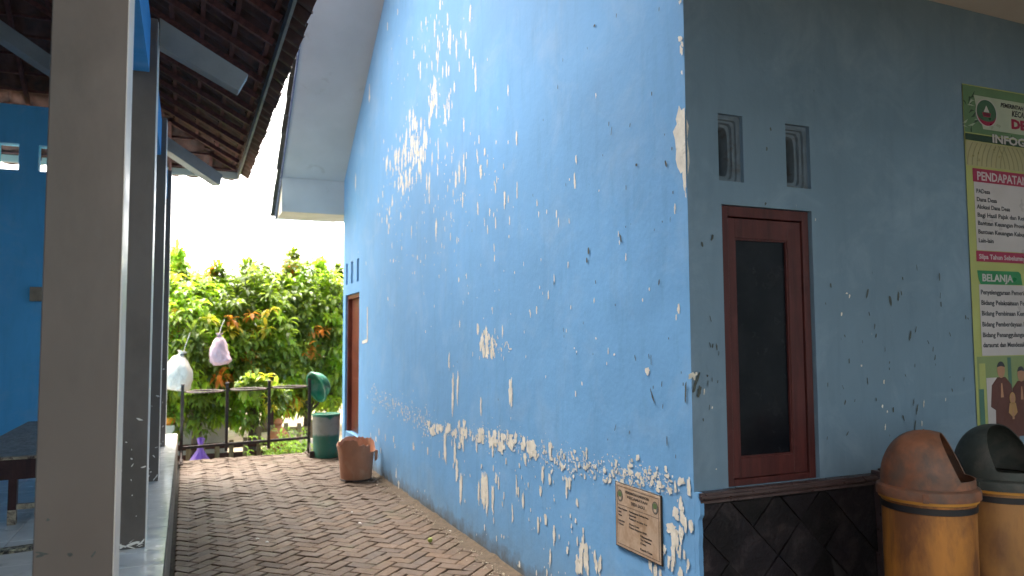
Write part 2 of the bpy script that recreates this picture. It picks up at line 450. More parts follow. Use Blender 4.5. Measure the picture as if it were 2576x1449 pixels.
# front wall (faces the camera, under the porch)
vents = [(2.262, 2.408, 2.325, 2.645), (2.672, 2.828, 2.325, 2.64)]
WX0, WX1, WZ0, WZ1 = 2.272, 2.825, .912, 2.214
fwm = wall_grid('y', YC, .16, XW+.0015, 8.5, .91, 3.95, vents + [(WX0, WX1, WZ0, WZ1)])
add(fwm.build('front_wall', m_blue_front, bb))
# corner strip closing the two walls (its left face belongs to the side wall colour)
# plinth part of the front wall behind the stone
add(wall_grid('y', YC, .16, XW+.16, 8.5, -.3, .91, []).build('plinth_wall', m_grout, bb))
# blue render returning round the skirting, with a chipped edge
mb = MB(); pts = []
for i in range(40):
    z = .91*i/39
    pts.append((YC-.028-.006*noise.noise(Vector((z*17, 0, 3)))-(.014 if .80 < z < .875 else 0), z))
n = len(mb.v)
for x in (XW, XW+.022):
    for y, z in pts: mb.v.append((x, y, z))
    for y, z in pts: mb.v.append((x, YC, z))
k = len(pts)
for i in range(k-1):
    for o_ in (0, 2*k): mb.f.append((o_+i, o_+i+1, o_+k+i+1, o_+k+i))
    mb.f.append((i, i+1, 2*k+i+1, 2*k+i))
mb.f.append((k-1, 2*k-1, 4*k-1, 3*k-1))
add(mb.build('render_return', m_blue_side, bb))
# stone skirting with diamond tiles
skx0, skx1, skz = XW+.022, 3.16, .855
sk = add(MB().box(skx0, skx1, YC-.016, YC, 0, skz).build('stone_skirting', m_grout, bb))
dg = .142                                       # half diagonal of the diamonds
for i in range(-1, 10):
    for j in range(-1, 9):
        if (i+j) % 2: continue
        cx_, cz_ = skx0+i*dg, j*dg+.02
        Q = [(cx_-dg+.004, cz_), (cx_, cz_-dg+.004), (cx_+dg-.004, cz_), (cx_, cz_+dg-.004)]
        for ax, v, kl in ((0, skx0+.002, False), (0, skx1-.002, True), (1, .0, False), (1, skz-.003, True)): Q = clip(Q, ax, v, kl) if Q else Q
        if len(Q) < 3 or area(Q) < .0008: continue
        d_ = R.uniform(.003, .013)
        mx = sum(p[0] for p in Q)/len(Q); mz = sum(p[1] for p in Q)/len(Q)
        mb = MB(); tx, tz = R.gauss(0, .035), R.gauss(0, .035); kk = len(Q)
        fr = [(p[0]-mx, -d_-.0+tx*(p[0]-mx)+tz*(p[1]-mz), p[1]-mz) for p in Q]; bk = [(p[0]-mx, 0, p[1]-mz) for p in Q]
        mb.v = fr+bk; mb.f = [tuple(range(kk))]+[(a, (a+1) % kk, kk+(a+1) % kk, kk+a) for a in range(kk)]
        o = mb.build('slate_tile', m_slate, sk, loc=(mx, YC-.016, mz))
# stone cap, moulded
pf = [(0, .862), (-.040, .862), (-.040, .872), (-.034, .876), (-.046, .884), (-.046, .896), (-.038, .900), (-.038, .908), (0, .909)]
add(MB().prism([(XW+.006, YC+a, b) for a, b in pf], (skx1-XW-.006, 0, 0)).build('stone_cap', m_cap, bb))
# dark end post of the skirting
po = MB().box(3.160, 3.185, YC-.055, YC, 0, .925); po.box(3.187, 3.205, YC-.045, YC, 0, .905); po.box(3.207, 3.235, YC-.06, YC, 0, .93)
add(po.build('skirting_post', m_cap, bb, bevel=.003))
# lower wall continues plain behind the bins
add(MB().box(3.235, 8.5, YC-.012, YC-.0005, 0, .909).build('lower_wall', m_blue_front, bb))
# window
win = add(MB().box(WX0+.004, WX0+.045, YC+.012, YC+.10, WZ0, WZ1-.004).box(WX1-.052, WX1-.012, YC+.012, YC+.10, WZ0, WZ1-.004)
          .box(WX0+.0452, WX1-.0522, YC+.012, YC+.10, WZ1-.052, WZ1-.004).box(WX0+.0452, WX1-.0522, YC+.012, YC+.10, WZ0, WZ0+.03).build('window', m_frame, bb, bevel=.002))
sa, sb_, sz0, sz1 = WX0+.049, WX1-.056, WZ0+.032, WZ1-.058
GX0, GX1, GZ0, GZ1 = 2.364, 2.686, 1.034, 2.062
MB().box(sa, GX0, YC+.022, YC+.055, sz0, sz1).box(GX1, sb_, YC+.022, YC+.055, sz0, sz1).box(GX0+.0002, GX1-.0002, YC+.022, YC+.055, GZ1, sz1)\
  .box(GX0+.0002, GX1-.0002, YC+.022, YC+.055, sz0, GZ0).build('casement', m_frame, win, bevel=.002)
MB().box(GX0-.006, GX1+.006, YC+.040, YC+.046, GZ0-.006, GZ1+.006).build('glass_pane', m_glass, win)
gm = MB().box(GX0, GX0+.008, YC+.028, YC+.0395, GZ0, GZ1).box(GX1-.008, GX1, YC+.028, YC+.0395, GZ0, GZ1).box(GX0+.008, GX1-.008, YC+.028, YC+.0395, GZ0, GZ0+.008).box(GX0+.008, GX1-.008, YC+.028, YC+.0395, GZ1-.008, GZ1)
gm.build('glazing_bead', m_frame, win)
# vents: stepped panel with an oval opening
for (a0, a1, b0, b1) in vents:
    mb = MB(); cx_, cz_ = (a0+a1)/2-.012, (b0+b1)/2-.008; n = 40
    def rr(hw, hh, p, t):       # superellipse ring
        c_, s_ = cos(t), sin(t)
        return (cx_+hw*math.copysign(abs(c_)**(2/p), c_), cz_+hh*math.copysign(abs(s_)**(2/p), s_))
    hw, hh = (a1-a0)/2, (b1-b0)/2
    rings = [(hw*1.0, hh, 40, .022, 0), (hw*.86, hh*.92, 12, .022, .0), (hw*.84, hh*.90, 10, .034, 0), (hw*.66, hh*.84, 6, .036, 0),
             (hw*.64, hh*.82, 5, .050, 0), (hw*.47, hh*.74, 4, .052, 0), (hw*.45, hh*.72, 3.5, .070, 0), (hw*.42, hh*.70, 3.2, .14, 0)]
    base = []
    for q, (w_, h_, p, dep, _) in enumerate(rings):
        for t in range(n):
            X_, Z_ = rr(w_, h_, p, 2*pi*t/n)
            if q == 0: X_ = (a0+a1)/2+(X_-cx_); Z_ = (b0+b1)/2+(Z_-cz_)
            mb.v.append((X_, YC+dep, Z_))
    for q in range(len(rings)-1):
        for t in range(n): t2 = (t+1) % n; mb.f.append((q*n+t, q*n+t2, (q+1)*n+t2, (q+1)*n+t))
    v_ = mb.build('vent_block', m_vent, bb, smooth=True); add(v_)
# dark room behind window and vents
rm = MB(); rm.poly([(2.25, 5.5, 0), (7, 5.5, 0), (7, 5.5, 3.4), (2.25, 5.5, 3.4)]).poly([(2.25, 2.94, 3.4), (7, 2.94, 3.4), (7, 5.5, 3.4), (2.25, 5.5, 3.4)])\
  .poly([(2.25, 2.94, 0), (7, 2.94, 0), (7, 5.5, 0), (2.25, 5.5, 0)]).poly([(7, 2.94, 0), (7, 5.5, 0), (7, 5.5, 3.4), (7, 2.94, 3.4)])
rm.poly([(2.25, 5.6, 0), (2.25, 10.78, 0), (2.25, 10.78, 3.4), (2.25, 5.6, 3.4)][::-1]) if False else None
add(rm.build('room', m_room, bb))
rm2 = MB().box(2.9, 2.95, 5.6, 10.7, 0, 3.6).box(2.25, 2.9, 5.6, 10.7, 3.55, 3.6); add(rm2.build('store_room', m_blue_side, bb))
# porch ceiling over the front, on the right
cl = MB().box(XW-.1, 9.2, -1.4, YC-.001, 3.45, 3.55); add(cl.build('porch_ceiling', m_ceil, bb))
# side door with red-brown leaf, deep reveal
df = MB().box(XW+.03, XW+.15, DY1-.055, DY1-.004, DZ0, DZ1-.004).box(XW+.03, XW+.15, DY0+.004, DY0+.05, DZ0, DZ1-.004).box(XW+.03, XW+.15, DY0+.0502, DY1-.0552, DZ1-.06, DZ1-.004)
door = add(df.build('door_frame', m_door, bb))
leaf_ = MB().box(XW+.085, XW+.12, DY0+.052, DY1-.057, DZ0+.2, DZ1-.062)
for a, b_ in ((.34, 1.05), (1.16, 1.30), (1.40, 2.02)):
    leaf_.box(XW+.079, XW+.0849, DY0+.16, DY1-.17, a, b_)
    leaf_.box(XW+.073, XW+.0789, DY0+.20, DY1-.21, a+.04, b_-.04)
leaf_.build('door_leaf', m_door, door, bevel=.003)
MB().box(XW+.01, XW+.16, DY0+.002, DY1-.002, DZ0, DZ0+.195).build('door_step', m_blue_side, door)
# overhanging boxed verge of the gable
XO = 1.2
def zr(y): return zt0 + SL*(YE-y)
def zr2(y): return zt0 + .02 + SL*(y-YC)
yr = RIDGE_Y; ytip = 11.65
sof = MB()
sof.prism([(XO, ytip, zr(ytip)), (XO, yr, zr(yr)), (XO, yr, zr(yr)+.03), (XO, ytip, zr(ytip)+.03)], (XW-XO-.001, 0, 0))
sof.prism([(XO, yr, zr2(yr)), (XO, 1.9, zr2(1.9)), (XO, 1.9, zr2(1.9)+.03), (XO, yr, zr2(yr)+.03)], (XW-XO-.001, 0, 0))
add(sof.build('soffit', m_soffit, bb))
zb = 3.405
box_ = MB().prism([(XO+.012, YE, zb), (XO+.012, YE, zr(YE)-.002), (XO+.012, ytip-.01, zb+.002)], (XW-XO+.2, 0, 0))
add(box_.build('eave_box', m_cream, bb))
add(MB().box(XO+.0, XW+.2, YE-.006, YE-.0005, zb, zr(YE)-.004).build('eave_box_front', m_soffit, bb))
vg = MB(); w_ = .02
vg.prism([(XO-w_, ytip+.03, zr(ytip+.03)-.02), (XO-w_, yr, zr(yr)-.02), (XO-w_, yr, zr(yr)+.10), (XO-w_, ytip+.03, zr(ytip+.03)+.10)], (w_-.001, 0, 0))
vg.prism([(XO-w_, yr, zr2(yr)-.02), (XO-w_, 1.9, zr2(1.9)-.02), (XO-w_, 1.9, zr2(1.9)+.10), (XO-w_, yr, zr2(yr)+.10)], (w_-.001, 0, 0))
add(vg.build('verge_board', m_verge, bb))
rf = MB()
rf.prism([(XO, ytip, zr(ytip)+.05), (XO, yr, zr(yr)+.05), (XO, yr, zr(yr)+.10), (XO, ytip, zr(ytip)+.10)], (8, 0, 0))
rf.prism([(XO, yr, zr2(yr)+.05), (XO, 1.3, zr2(1.3)+.05), (XO, 1.3, zr2(1.3)+.10), (XO, yr, zr2(yr)+.10)], (8, 0, 0))
roof_r = add(rf.build('roof', m_rtile, bb))
tm = MB(); L_ = .30
tm.prism([(0, 0, 0), (0, -L_, .0+SL*L_-.035), (0, -L_, SL*L_-.005), (0, 0, .035)], (.30, 0, 0))
tme = tm.mesh('verge_tile', m_rtile)
yy = ytip+.06
while yy > yr:
    o = link('verge_tile', tme, roof_r, loc=(XO-w_-.055+R.uniform(-.008, .008), yy, zr(yy)+.095)); yy -= .255

# ---- flaked paint: pale plaster showing through, each flake an irregular patch of its own outline
cnt = [0]
def flake(mb, y, z, w, h, lean=0, jag=.33, plane='x', pts=None):
    cnt[0] += 1; off = .0012 + cnt[0]*1.5e-6; n = len(mb.v)
    if pts is None:
        k = 8 if h < .03 else (14 if h < .1 else 24); pts = []
        ph = R.random()*6
        for i in range(k):
            a = 2*pi*i/k+ph*.1; r_ = 1+R.uniform(-jag, jag)
            ct, st = cos(a), sin(a)
            pts.append((y+math.copysign(abs(ct)**.8, ct)*w/2*r_ + lean*st*h/2, z+math.copysign(abs(st)**.9, st)*h/2*r_))
    for a, b_ in pts: mb.v.append((XW-off, a, b_) if plane == 'x' else (a, YC-off, b_))
    mb.f.append(tuple(range(n, n+len(pts))))
fl = MB()
def ok_side(y, z): return YC+.01 < y < YE-.05 and .05 < z < zr(y)-.15 and not (DY0-.03 < y < DY1+.03 and z < 2.7)
def cluster(cx_, cy_, sx_, sy_, n, wr=(.012, .04), hr=(.03, .13), tiny=.5):
    for _ in range(n):
        y, z = wall_x(R.gauss(cx_, sx_), R.gauss(cy_, sy_))
        if not ok_side(y, z): continue
        if R.random() < tiny: flake(fl, y, z, R.uniform(.006, .016), R.uniform(.010, .035))
        else:
            s_ = R.random()**1.7
            flake(fl, y, z, wr[0]+(wr[1]-wr[0])*s_*R.uniform(.6, 1.2), hr[0]+(hr[1]-hr[0])*s_*R.uniform(.7, 1.3), R.gauss(0, .05))
cluster(1042, 365, 17, 42, 120, (.02, .075), (.05, .2), .35)
cluster(1003, 430, 16, 40, 75, (.02, .07), (.04, .16), .45)
cluster(1100, 245, 16, 32, 38, (.02, .06), (.06, .22), .3)
cluster(1120, 120, 45, 80, 55, (.015, .045), (.05, .18), .35)
cluster(1150, 400, 60, 80, 85, (.015, .04), (.04, .19), .45)
cluster(1060, 150, 50, 70, 34, (.015, .04), (.05, .13), .4)
cluster(1080, 560, 90, 60, 60, (.01, .03), (.03, .12), .6)
cluster(985, 540, 22, 50, 40, (.02, .05), (.03, .1), .6)
cluster(1040, 700, 60, 60, 22, (.02, .05), (.03, .07), .7)
cluster(1300, 480, 110, 120, 26, (.01, .025), (.03, .12), .5)
cluster(1225, 865, 9, 22, 34, (.03, .06), (.04, .12), .4)
cluster(1250, 870, 22, 14, 36, (.03, .05), (.006, .012), .8)
cluster(1300, 800, 220, 150, 70, (.008, .02), (.02, .06), .75)
band = [(925, 985), (960, 1003), (1000, 1018), (1050, 1050), (1090, 1078), (1200, 1092), (1300, 1118), (1400, 1150), (1500, 1178), (1600, 1196), (1690, 1215)]
def along(t):
    t *= len(band)-1; i = min(int(t), len(band)-2); f = t-i
    return band[i][0]*(1-f)+band[i+1][0]*f, band[i][1]*(1-f)+band[i+1][1]*f
for _ in range(640):                                   # the belt worn by chair backs
    t = R.random(); x, y = along(t); dens = 1.25 if 1080 < x < 1345 else .62
    if R.random() > dens: continue
    yy_, zz_ = wall_x(x+R.gauss(0, 4), y+R.gauss(0, 11 if dens > 1 else 17))
    if not ok_side(yy_, zz_): continue
    big = dens > 1 and R.random() < .38
    if big: flake(fl, yy_, zz_, R.uniform(.035, .09), R.uniform(.03, .085), R.gauss(0, .1), .38)
    else: flake(fl, yy_, zz_, R.uniform(.008, .03), R.uniform(.008, .035), R.gauss(0, .2), .4)
for x, y, h, w in ((1140, 985, .32, .05), (1152, 970, .25, .04), (1120, 1120, .25, .06), (1145, 1130, .18, .05), (1165, 1110, .14, .05), (1240, 1120, .14, .04), (1285, 985, .18, .06), (1210, 1020, .12, .03),
                   (1215, 1225, .22, .08), (1225, 1240, .26, .07), (1205, 1235, .15, .04), (1240, 1250, .18, .05), (1160, 1225, .22, .06), (1150, 1180, .16, .06), (1455, 1420, .09, .06), (1475, 1400, .14, .05), (1462, 1405, .12, .04),
                   (1510, 1415, .09, .03), (1395, 1345, .10, .03), (1355, 1320, .09, .03), (1300, 1220, .12, .02), (1385, 1120, .04, .05), (1385, 1130, .10, .04), (1605, 1150, .03, .03), (1385, 1400, .10, .025), (1290, 1290, .12, .02),
                   (1640, 1250, .05, .03), (1690, 1330, .05, .07), (1698, 1345, .07, .06), (1695, 1385, .12, .035), (1672, 1380, .04, .03), (1650, 1440, .10, .03), (1700, 1290, .05, .05), (1715, 1210, .035, .05), (1570, 1190, .045, .015), (1582, 1175, .03, .02),
                   (1665, 1365, .09, .02), (1130, 905, .14, .03), (1240, 780, .05, .01), (1265, 830, .09, .02), (1395, 700, .06, .012), (1430, 665, .035, .012), (1210, 430, .10, .05), (1220, 380, .06, .03), (1300, 345, .10, .025), (1270, 500, .12, .03),
                   (1450, 400, .05, .015), (1500, 240, .03, .01), (1220, 560, .05, .012), (1630, 933, .032, .035), (900, 250, .2, .06), (895, 455, .22, .05), (930, 235, .2, .05)):
    y, z = wall_x(x, y)
    if ok_side(y, z):
        flake(fl, y, z, w, h, R.gauss(0, .06), .3)
        flake(fl, y+R.uniform(-.4, .4)*w, z-h*.35, w*.5, h*.6, R.gauss(0, .1), .35)
for _ in range(430):                                    # scattered streaks below the belt
    x = R.uniform(930, 1745); xb, yb_ = 0, 0
    t = (x-925)/(1690-925); xb, yb_ = along(max(0, min(.999, t)))
    yp = R.uniform(yb_+8, 1449)
    y, z = wall_x(x, yp)
    if not ok_side(y, z) or noise.noise(Vector((y*1.6, z*2.4, 1.7))) < -.22: continue
    s_ = R.random()**2.2
    flake(fl, y, z, .007+.028*s_, .012+.075*s_*R.uniform(.6, 1.4), R.gauss(0, .05), .3)
# fine powdery scratches in the belt
for _ in range(1100):
    x, y = along(R.uniform(.05, 1)); y, z = wall_x(x+R.gauss(0, 5), y+R.gauss(0, 17))
    if ok_side(y, z): flake(fl, y, z, R.uniform(.003, .014), R.uniform(.003, .012), 0, .45)
# right-angled scar beside the door
for a, b_ in (((925, 772), (925, 858)), ((912, 862), (925, 857))):
    y0, z0 = wall_x(*a); y1, z1 = wall_x(*b_)
    flake(fl, 0, 0, 0, 0, pts=[(y0-.018, z0), (y0+.018, z0), (y1+.02, z1), (y1-.02, z1)] if abs(z0-z1) > .2 else [(y0, z0-.015), (y0, z0+.02), (y1, z1+.025), (y1, z1-.02)])
# large scar down the corner
cs = [(1710, 265), (1707, 282), (1702, 300), (1705, 312), (1695, 332), (1700, 350), (1703, 380), (1702, 402), (1706, 420), (1715, 437), (1719, 432), (1719, 446), (1722, 462), (1726, 472)]
pl_ = [wall_x(*q) for q in cs]; pl_ = [(max(a, YC+.0005), b_) for a, b_ in pl_]
pl_ += [(YC+.0004, pl_[-1][1]), (YC+.0004, wall_x(1722, 272)[1]), wall_x(1716, 278)]
flake(fl, 0, 0, 0, 0, pts=pl_)
for q in ((1714, 97, .03, .03), (1716, 125, .045, .02), (1718, 110, .03, .015), (1717, 183, .02, .012), (1724, 470, .05, .012), (1727, 490, .03, .01), (1677, 410, .02, .014), (1713, 5, .02, .02)):
    y, z = wall_x(q[0], q[1]); flake(fl, y, z, q[3], q[2], .2, .4)
add(fl.build('flaked_paint', m_plaster, bb, kind='stuff'))
# flakes on the front wall, including the corner scar's return
ff = MB()
ff_pts = [wall_y(1724, 300), wall_y(1731, 318), wall_y(1727, 350), wall_y(1732, 385), wall_y(1733, 410), wall_y(1727, 440)]
zt_, zb_ = ff_pts[0][1], ff_pts[-1][1]
flake(ff, 0, 0, 0, 0, plane='y', pts=[(XW+.0004, zt_+.02)]+[(max(a, XW+.001), b_) for a, b_ in ff_pts]+[(XW+.0004, zb_-.02)])
for (x, y, w, h) in ((1736, 945, .03, .03), (1745, 948, .012, .03), (1750, 940, .012, .02), (2050, 553, .006, .016), (2115, 790, .010, .018), (2222, 960, .008, .022), (2218, 1022, .014, .020), (2230, 1035, .010, .014), (2322, 1015, .007, .035), (2317, 1065, .008, .03),
                     (2225, 1075, .007, .03), (2165, 920, .010, .012), (2377, 1005, .006, .02), (1770, 985, .006, .03), (1790, 1025, .006, .012), (1800, 1180, .006, .008), (2128, 738, .012, .01), (2135, 745, .008, .02)):
    a, b_ = wall_y(x, y); flake(ff, a, b_, w, h, .15, .35, plane='y')
add(ff.build('front_flaked_paint', m_plaster, bb, kind='stuff'))
# dark scuffs and old nail holes
mk = MB()
for _ in range(70):
    x, y = R.uniform(1150, 1735), R.uniform(20, 1150)
    if R.random() > .25+.75*(x-1150)/600: continue
    a, b_ = wall_x(x, y)
    if ok_side(a, b_): flake(mk, a, b_, R.uniform(.003, .008), R.uniform(.010, .030), R.gauss(0, .12), .15)
for (x, y, w, h, ln) in ((1540, 330, .006, .05, -.25), (1497, 65, .02, .015, 0), (1603, 415, .018, .014, .5), (1677, 412, .012, .035, .3), (1482, 632, .02, .04, 0), (1478, 655, .018, .03, 0), (1563, 600, .012, .05, .3), (1643, 995, .012, .07, .45), (1667, 965, .006, .03, -.2), (1727, 985, .012, .10, -.1), (1600, 900, .008, .03, .3),
                         (1660, 710, .01, .03, -.2), (1500, 710, .008, .02, 0), (1640, 905, .005, .05, 0), (1680, 1110, .008, .05, 0), (1550, 1075, .006, .04, -.4)):
    a, b_ = wall_x(x, y)
    if a > YC: flake(mk, a, b_, w, h, ln, .2)
for _ in range(85):
    x, y = R.uniform(1760, 2440), R.gauss(900, 130)
    a, b_ = wall_y(x, y)
    if WX0-.03 < a < WX1+.03 or b_ < .93 or b_ > 2.3: continue
    flake(mk, a, b_, R.uniform(.003, .010), R.uniform(.010, .038), R.gauss(0, .25), .3, plane='y')
for (x, y, w, h, ln) in ((2238, 758, .018, .05, -.2), (2258, 745, .014, .045, .1), (2180, 740, .012, .05, .35), (2088, 718, .010, .028, -.1), (1790, 598, .012, .030, .3), (1937, 325, .010, .020, -.2), (1927, 375, .010, .024, 0), (1924, 513, .010, .014, .3), (2365, 765, .010, .03, 0), (2288, 845, .012, .05, .3), (2345, 878, .006, .03, .2),
                         (1750, 960, .018, .09, .45), (1757, 985, .02, .05, .3), (2305, 1030, .008, .06, .3), (2300, 1070, .008, .05, .3), (2245, 1030, .010, .03, 0), (2350, 900, .008, .03, .2)):
    a, b_ = wall_y(x, y)
    if not (WX0-.01 < a < WX1+.01 and b_ < 2.22): flake(mk, a, b_, w, h, ln, .25, plane='y')
add(mk.build('dark_scuffs', m_mark, bb, kind='stuff'))

# ------------------------------------------------------------------ the pavilion on the left
FZ = .35
KX = -.088
pav = thing('pavilion', (-.32, 2.8, FZ), 'open sided hall with grey pillars, blue ring beam and dark tiled hip roof', 'pavilion')
PO = Vector((-.32, 2.8, FZ))
def addp(o): o.location = -PO; return o
floor = MB().box(-4.6, KX, -3, 11.0, -.42, FZ-.012).build('porch_floor', m_floorgrout); tag(floor, kind='structure')
kb = MB(); kb.prism([(KX+.001, 0, -.42), (KX+.014, 0, -.42), (KX+.010, 0, FZ-.02), (KX+.004, 0, FZ-.006), (KX+.001, 0, FZ-.006)], (0, 11, 0))
kerb = kb.build('kerb', m_kerb); tag(kerb, kind='structure')
ts = .30
for i in range(6):
    for j in range(-2, 31):
        x1 = KX-.002-i*ts; y0 = 2.0+j*ts
        if y0+ts > 11.0: continue
        if i > 1 and y0 < 3.5: continue
        z = R.uniform(-.0008, .0008)
        MB().box(-ts/2+.002, ts/2-.002, -ts/2+.002, ts/2-.002, -.011, 0).build('floor_tile', m_tilewhite, floor, bevel=.0015, loc=(x1-ts/2, y0+ts/2, FZ+z))
rest_t = MB()
for i in range(6, 15):
    for j in range(0, 30): rest_t.box(KX-.002-i*ts-ts+.002, KX-.002-i*ts-.002, 2.0+j*ts+.002, 2.0+(j+1)*ts-.002, FZ-.011, FZ)
rest_t.build('floor_tile_field', m_tilewhite, floor, kind='stuff')
RS, EX, EYE_Y, EZ = .55, .6, 10.95, 3.87        # roof slope, eave x, eave y, eave height (underside)
def zroof(x, y): return min(EZ+RS*(EX-x), EZ+RS*(EYE_Y-y))
for y0 in (.5, 2.8, 5.1, 7.4, 9.72):
    p = MB().box(-.43, -.2062, y0, y0+.25, FZ, 3.62).build('pillar', m_pillar, pav, bevel=.004); addp(p)
    MB().box(-.206, -.2035, y0+.004, y0+.246, FZ+.004, 3.6).build('pillar_lit_side', m_pillar_lit, p)  # thin sheet, paler than the front to carry the light from the alley
    wr = MB()
    for q in range(26):
        zz = FZ+.02+abs(R.gauss(0, .5)) if q > 9 else FZ+R.uniform(.002, .05); xx = R.uniform(-.425, -.215); hw_ = R.uniform(.002, .02) if q > 9 else R.uniform(.01, .04); hh_ = R.uniform(.002, .008)
        a_ = R.uniform(-1, 1); n_ = 7
        wr.poly([(max(-.428, min(-.209, xx+cos(2*pi*j/n_)*hw_*R.uniform(.6, 1.3)*cos(a_))), y0-.0012-q*.00001, zz+sin(2*pi*j/n_)*hh_*R.uniform(.6, 1.4)+cos(2*pi*j/n_)*hw_*sin(a_)) for j in range(n_)])
    wr.build('scuffs', m_mark if y0 < 5 else m_pillar_lit, p, kind='stuff')
rb = MB()
for a, b_ in ((.75, 2.8), (3.05, 5.1), (5.35, 7.4), (7.65, 9.72)): rb.box(-.40, -.248, a+.0005, b_-.0005, 3.27, 3.60)
addp(rb.build('ring_beam', m_blue_beam, pav))
for y0 in (2.86, 5.15):                      # sloping brackets that carry the eave
    br = MB(); xa, xb_ = -.2, .34
    za = lambda x: 3.65-RS*(x+.2)
    br.prism([(xa, y0, za(xa)), (xb_, y0, za(xb_)), (xb_-.06, y0, za(xb_)-.12), (xa, y0, za(xa)-.18)], (0, .11, 0))
    addp(br.build('roof_bracket', m_beam, pav, bevel=.003))
hb = MB().bar((.34, 10.69, 3.73), (-1.9, 8.45, 4.70), .12, .16)
addp(hb.build('hip_beam', m_beam, pav))
hb = MB().bar((-1.9, 8.3, 4.70), (-1.9, 0, 4.70), .12, .16)
addp(hb.build('purlin_beam', m_beam, pav))
# end wall with two square openings
bw = wall_grid('y', 9.9, .15, -4.5, -.431, FZ, 4.28, [(-1.99, -1.79, 3.53, 3.83), (-1.60, -1.40, 3.53, 3.83), (-2.8, -2.6, 3.53, 3.83)])
addp(bw.build('end_wall', m_blue_pav, pav))
addp(MB().box(-4.6, -4.45, -3, 9.899, FZ, 5.2).build('light_stop_wall', m_blue_pav, pav))  # unseen left wall, added to close off light and keep the hall dark
# the roof: boards, battens, tiles
cover = MB()  # solid sheet above the tiles, added to block light through their gaps
zc = .20
A = (EX+.1, -3, zroof(EX+.1, -3)+zc-.055*0); 
cover.poly([(EX+.05, -3, EZ-RS*.05+zc), (EX+.05, EYE_Y+.05, EZ-RS*.05+zc), (-3.5, 6.85, EZ+RS*4.1+zc), (-3.5, -3, EZ+RS*4.1+zc)])
cover.poly([(EX+.05, EYE_Y+.05, EZ-RS*.05+zc), (-7.6, EYE_Y+.05, EZ-RS*.05+zc), (-3.5, 6.85, EZ+RS*4.1+zc)])
cover.poly([(-7.6, -3, EZ-RS*.05+zc), (-7.6, EYE_Y+.05, EZ-RS*.05+zc), (-3.5, 6.85, EZ+RS*4.1+zc), (-3.5, -3, EZ+RS*4.1+zc)])
roof = addp(cover.build('roof', m_clay, pav))
ang = math.atan(RS); tw, tl = .235, .27
# one clay tile: rolled edge, curved body, length runs down the slope (local x), width along local y
def tile_mesh():
    mb = MB(); prof = []
    for i in range(9):
        t = i/8; y = (t-.5)*(tw+.02)
        z = .018*cos(t*2*pi)*(1 if t < .5 else .6) + (.012 if t > .86 else 0)
        prof.append((y, z))
    for x, dz in ((0, .0), (tl+.04, -.022)):
        for y, z in prof: mb.v.append((x, y, z+dz))
        for y, z in prof: mb.v.append((x, y, z+dz+.012))
    k = 9
    for i in range(k-1):
        mb.f += [(i, i+1, 2*k+i+1, 2*k+i), (k+i, k+i+1, 3*k+i+1, 3*k+i), (i, i+1, k+i+1, k+i), (2*k+i, 2*k+i+1, 3*k+i+1, 3*k+i)]
    return mb
tmb = tile_mesh(); tmesh = tmb.mesh('roof_tile', m_clay, smooth=True)
restm = MB()
def put_tile(x, y, z, rz, nearby):
    rot = Matrix.Rotation(rz, 4, 'Z') @ Matrix.Rotation(ang+R.gauss(0, .012), 4, 'Y') @ Matrix.Rotation(R.gauss(0, .02), 4, 'Z')
    Mx = Matrix.Translation((x, y, z)) @ rot
    if nearby:
        o = bpy.data.objects.new('roof_tile', tmesh); COL.objects.link(o); o.parent = roof; o.matrix_local = Mx
    else:
        n = len(restm.v); restm.v += [tuple(Mx @ Vector(v)) for v in tmb.v]; restm.f += [tuple(n+i for i in f_) for f_ in tmb.f]
ntile = 0
row = 0; ca, sa_ = cos(ang), sin(ang)
for row in range(15):
    d = row*tl*ca
    xx = EX+.13-tl*ca-d + R.gauss(0, .004)          # upper end of the tile
    ymax = EYE_Y+.1 - max(0, (EX-xx)) + .05
    yy = 10.95
    while yy > -2.6:
        if yy < ymax:
            vis_t = (3.4 < yy and xx > -.75) or (xx > -2.4 and xx <= -.75 and yy > 7.2)
            ntile += vis_t
            put_tile(xx+R.gauss(0, .006), yy+R.gauss(0, .006), EZ+RS*(EX-xx)+.075+R.gauss(0, .003), 0, vis_t and ntile < 296)
        yy -= tw
for row in range(13):                                # hip end
    yy0 = EYE_Y+.13-tl*ca-row*tl*ca
    xx = EX-.1
    while xx > -4.5:
        if xx < EX+.1-(EYE_Y-yy0)+.05: put_tile(xx, yy0, EZ+RS*(EYE_Y-yy0)+.075, pi/2, False)
        xx -= tw
restm.build('roof_tile_field', m_clay, roof, kind='stuff', smooth=True)
bt = MB()
for row in range(14):
    xx = EX-.06-row*tl*ca
    z = EZ+RS*(EX-xx)+.035
    bt.bar((xx, -2.6, z), (xx, EYE_Y-(EX-xx)-.02, z), .035, .025)
    yy0 = EYE_Y-.06-row*tl*ca
    bt.bar((EX-(EYE_Y-yy0)-.02, yy0, EZ+RS*(EYE_Y-yy0)+.035), (-4.4, yy0, EZ+RS*(EYE_Y-yy0)+.035), .035, .025)
bto = addp(bt.build('batten', m_batten, pav, kind='stuff'))
for k in range(28):
    y = 10.6-k*.47
    xe = max(-3.4, EX-(EYE_Y-y)) if y > 6.95 else -3.4
    xe = EX-(EYE_Y-y) if y > 6.95 else -3.4
    if EX-.03-xe < .1: continue
    o = MB().bar((EX-.03, y, EZ+.01), (xe, y, EZ+RS*(EX-xe)-.005), .04, .05).build('rafter', m_batten, pav); addp(o)
for k in range(9):
    x = EX-.35-k*.5
    yy0 = EYE_Y-(EX-x)
    o = MB().bar((x, EYE_Y-.03, EZ+.01), (x, yy0, EZ+RS*(EX-x)-.005), .04, .05).build('rafter', m_batten, pav); addp(o)
fb = MB().box(EX-.0, EX+.022, -3, EYE_Y+.022, EZ-.045, EZ+.045)
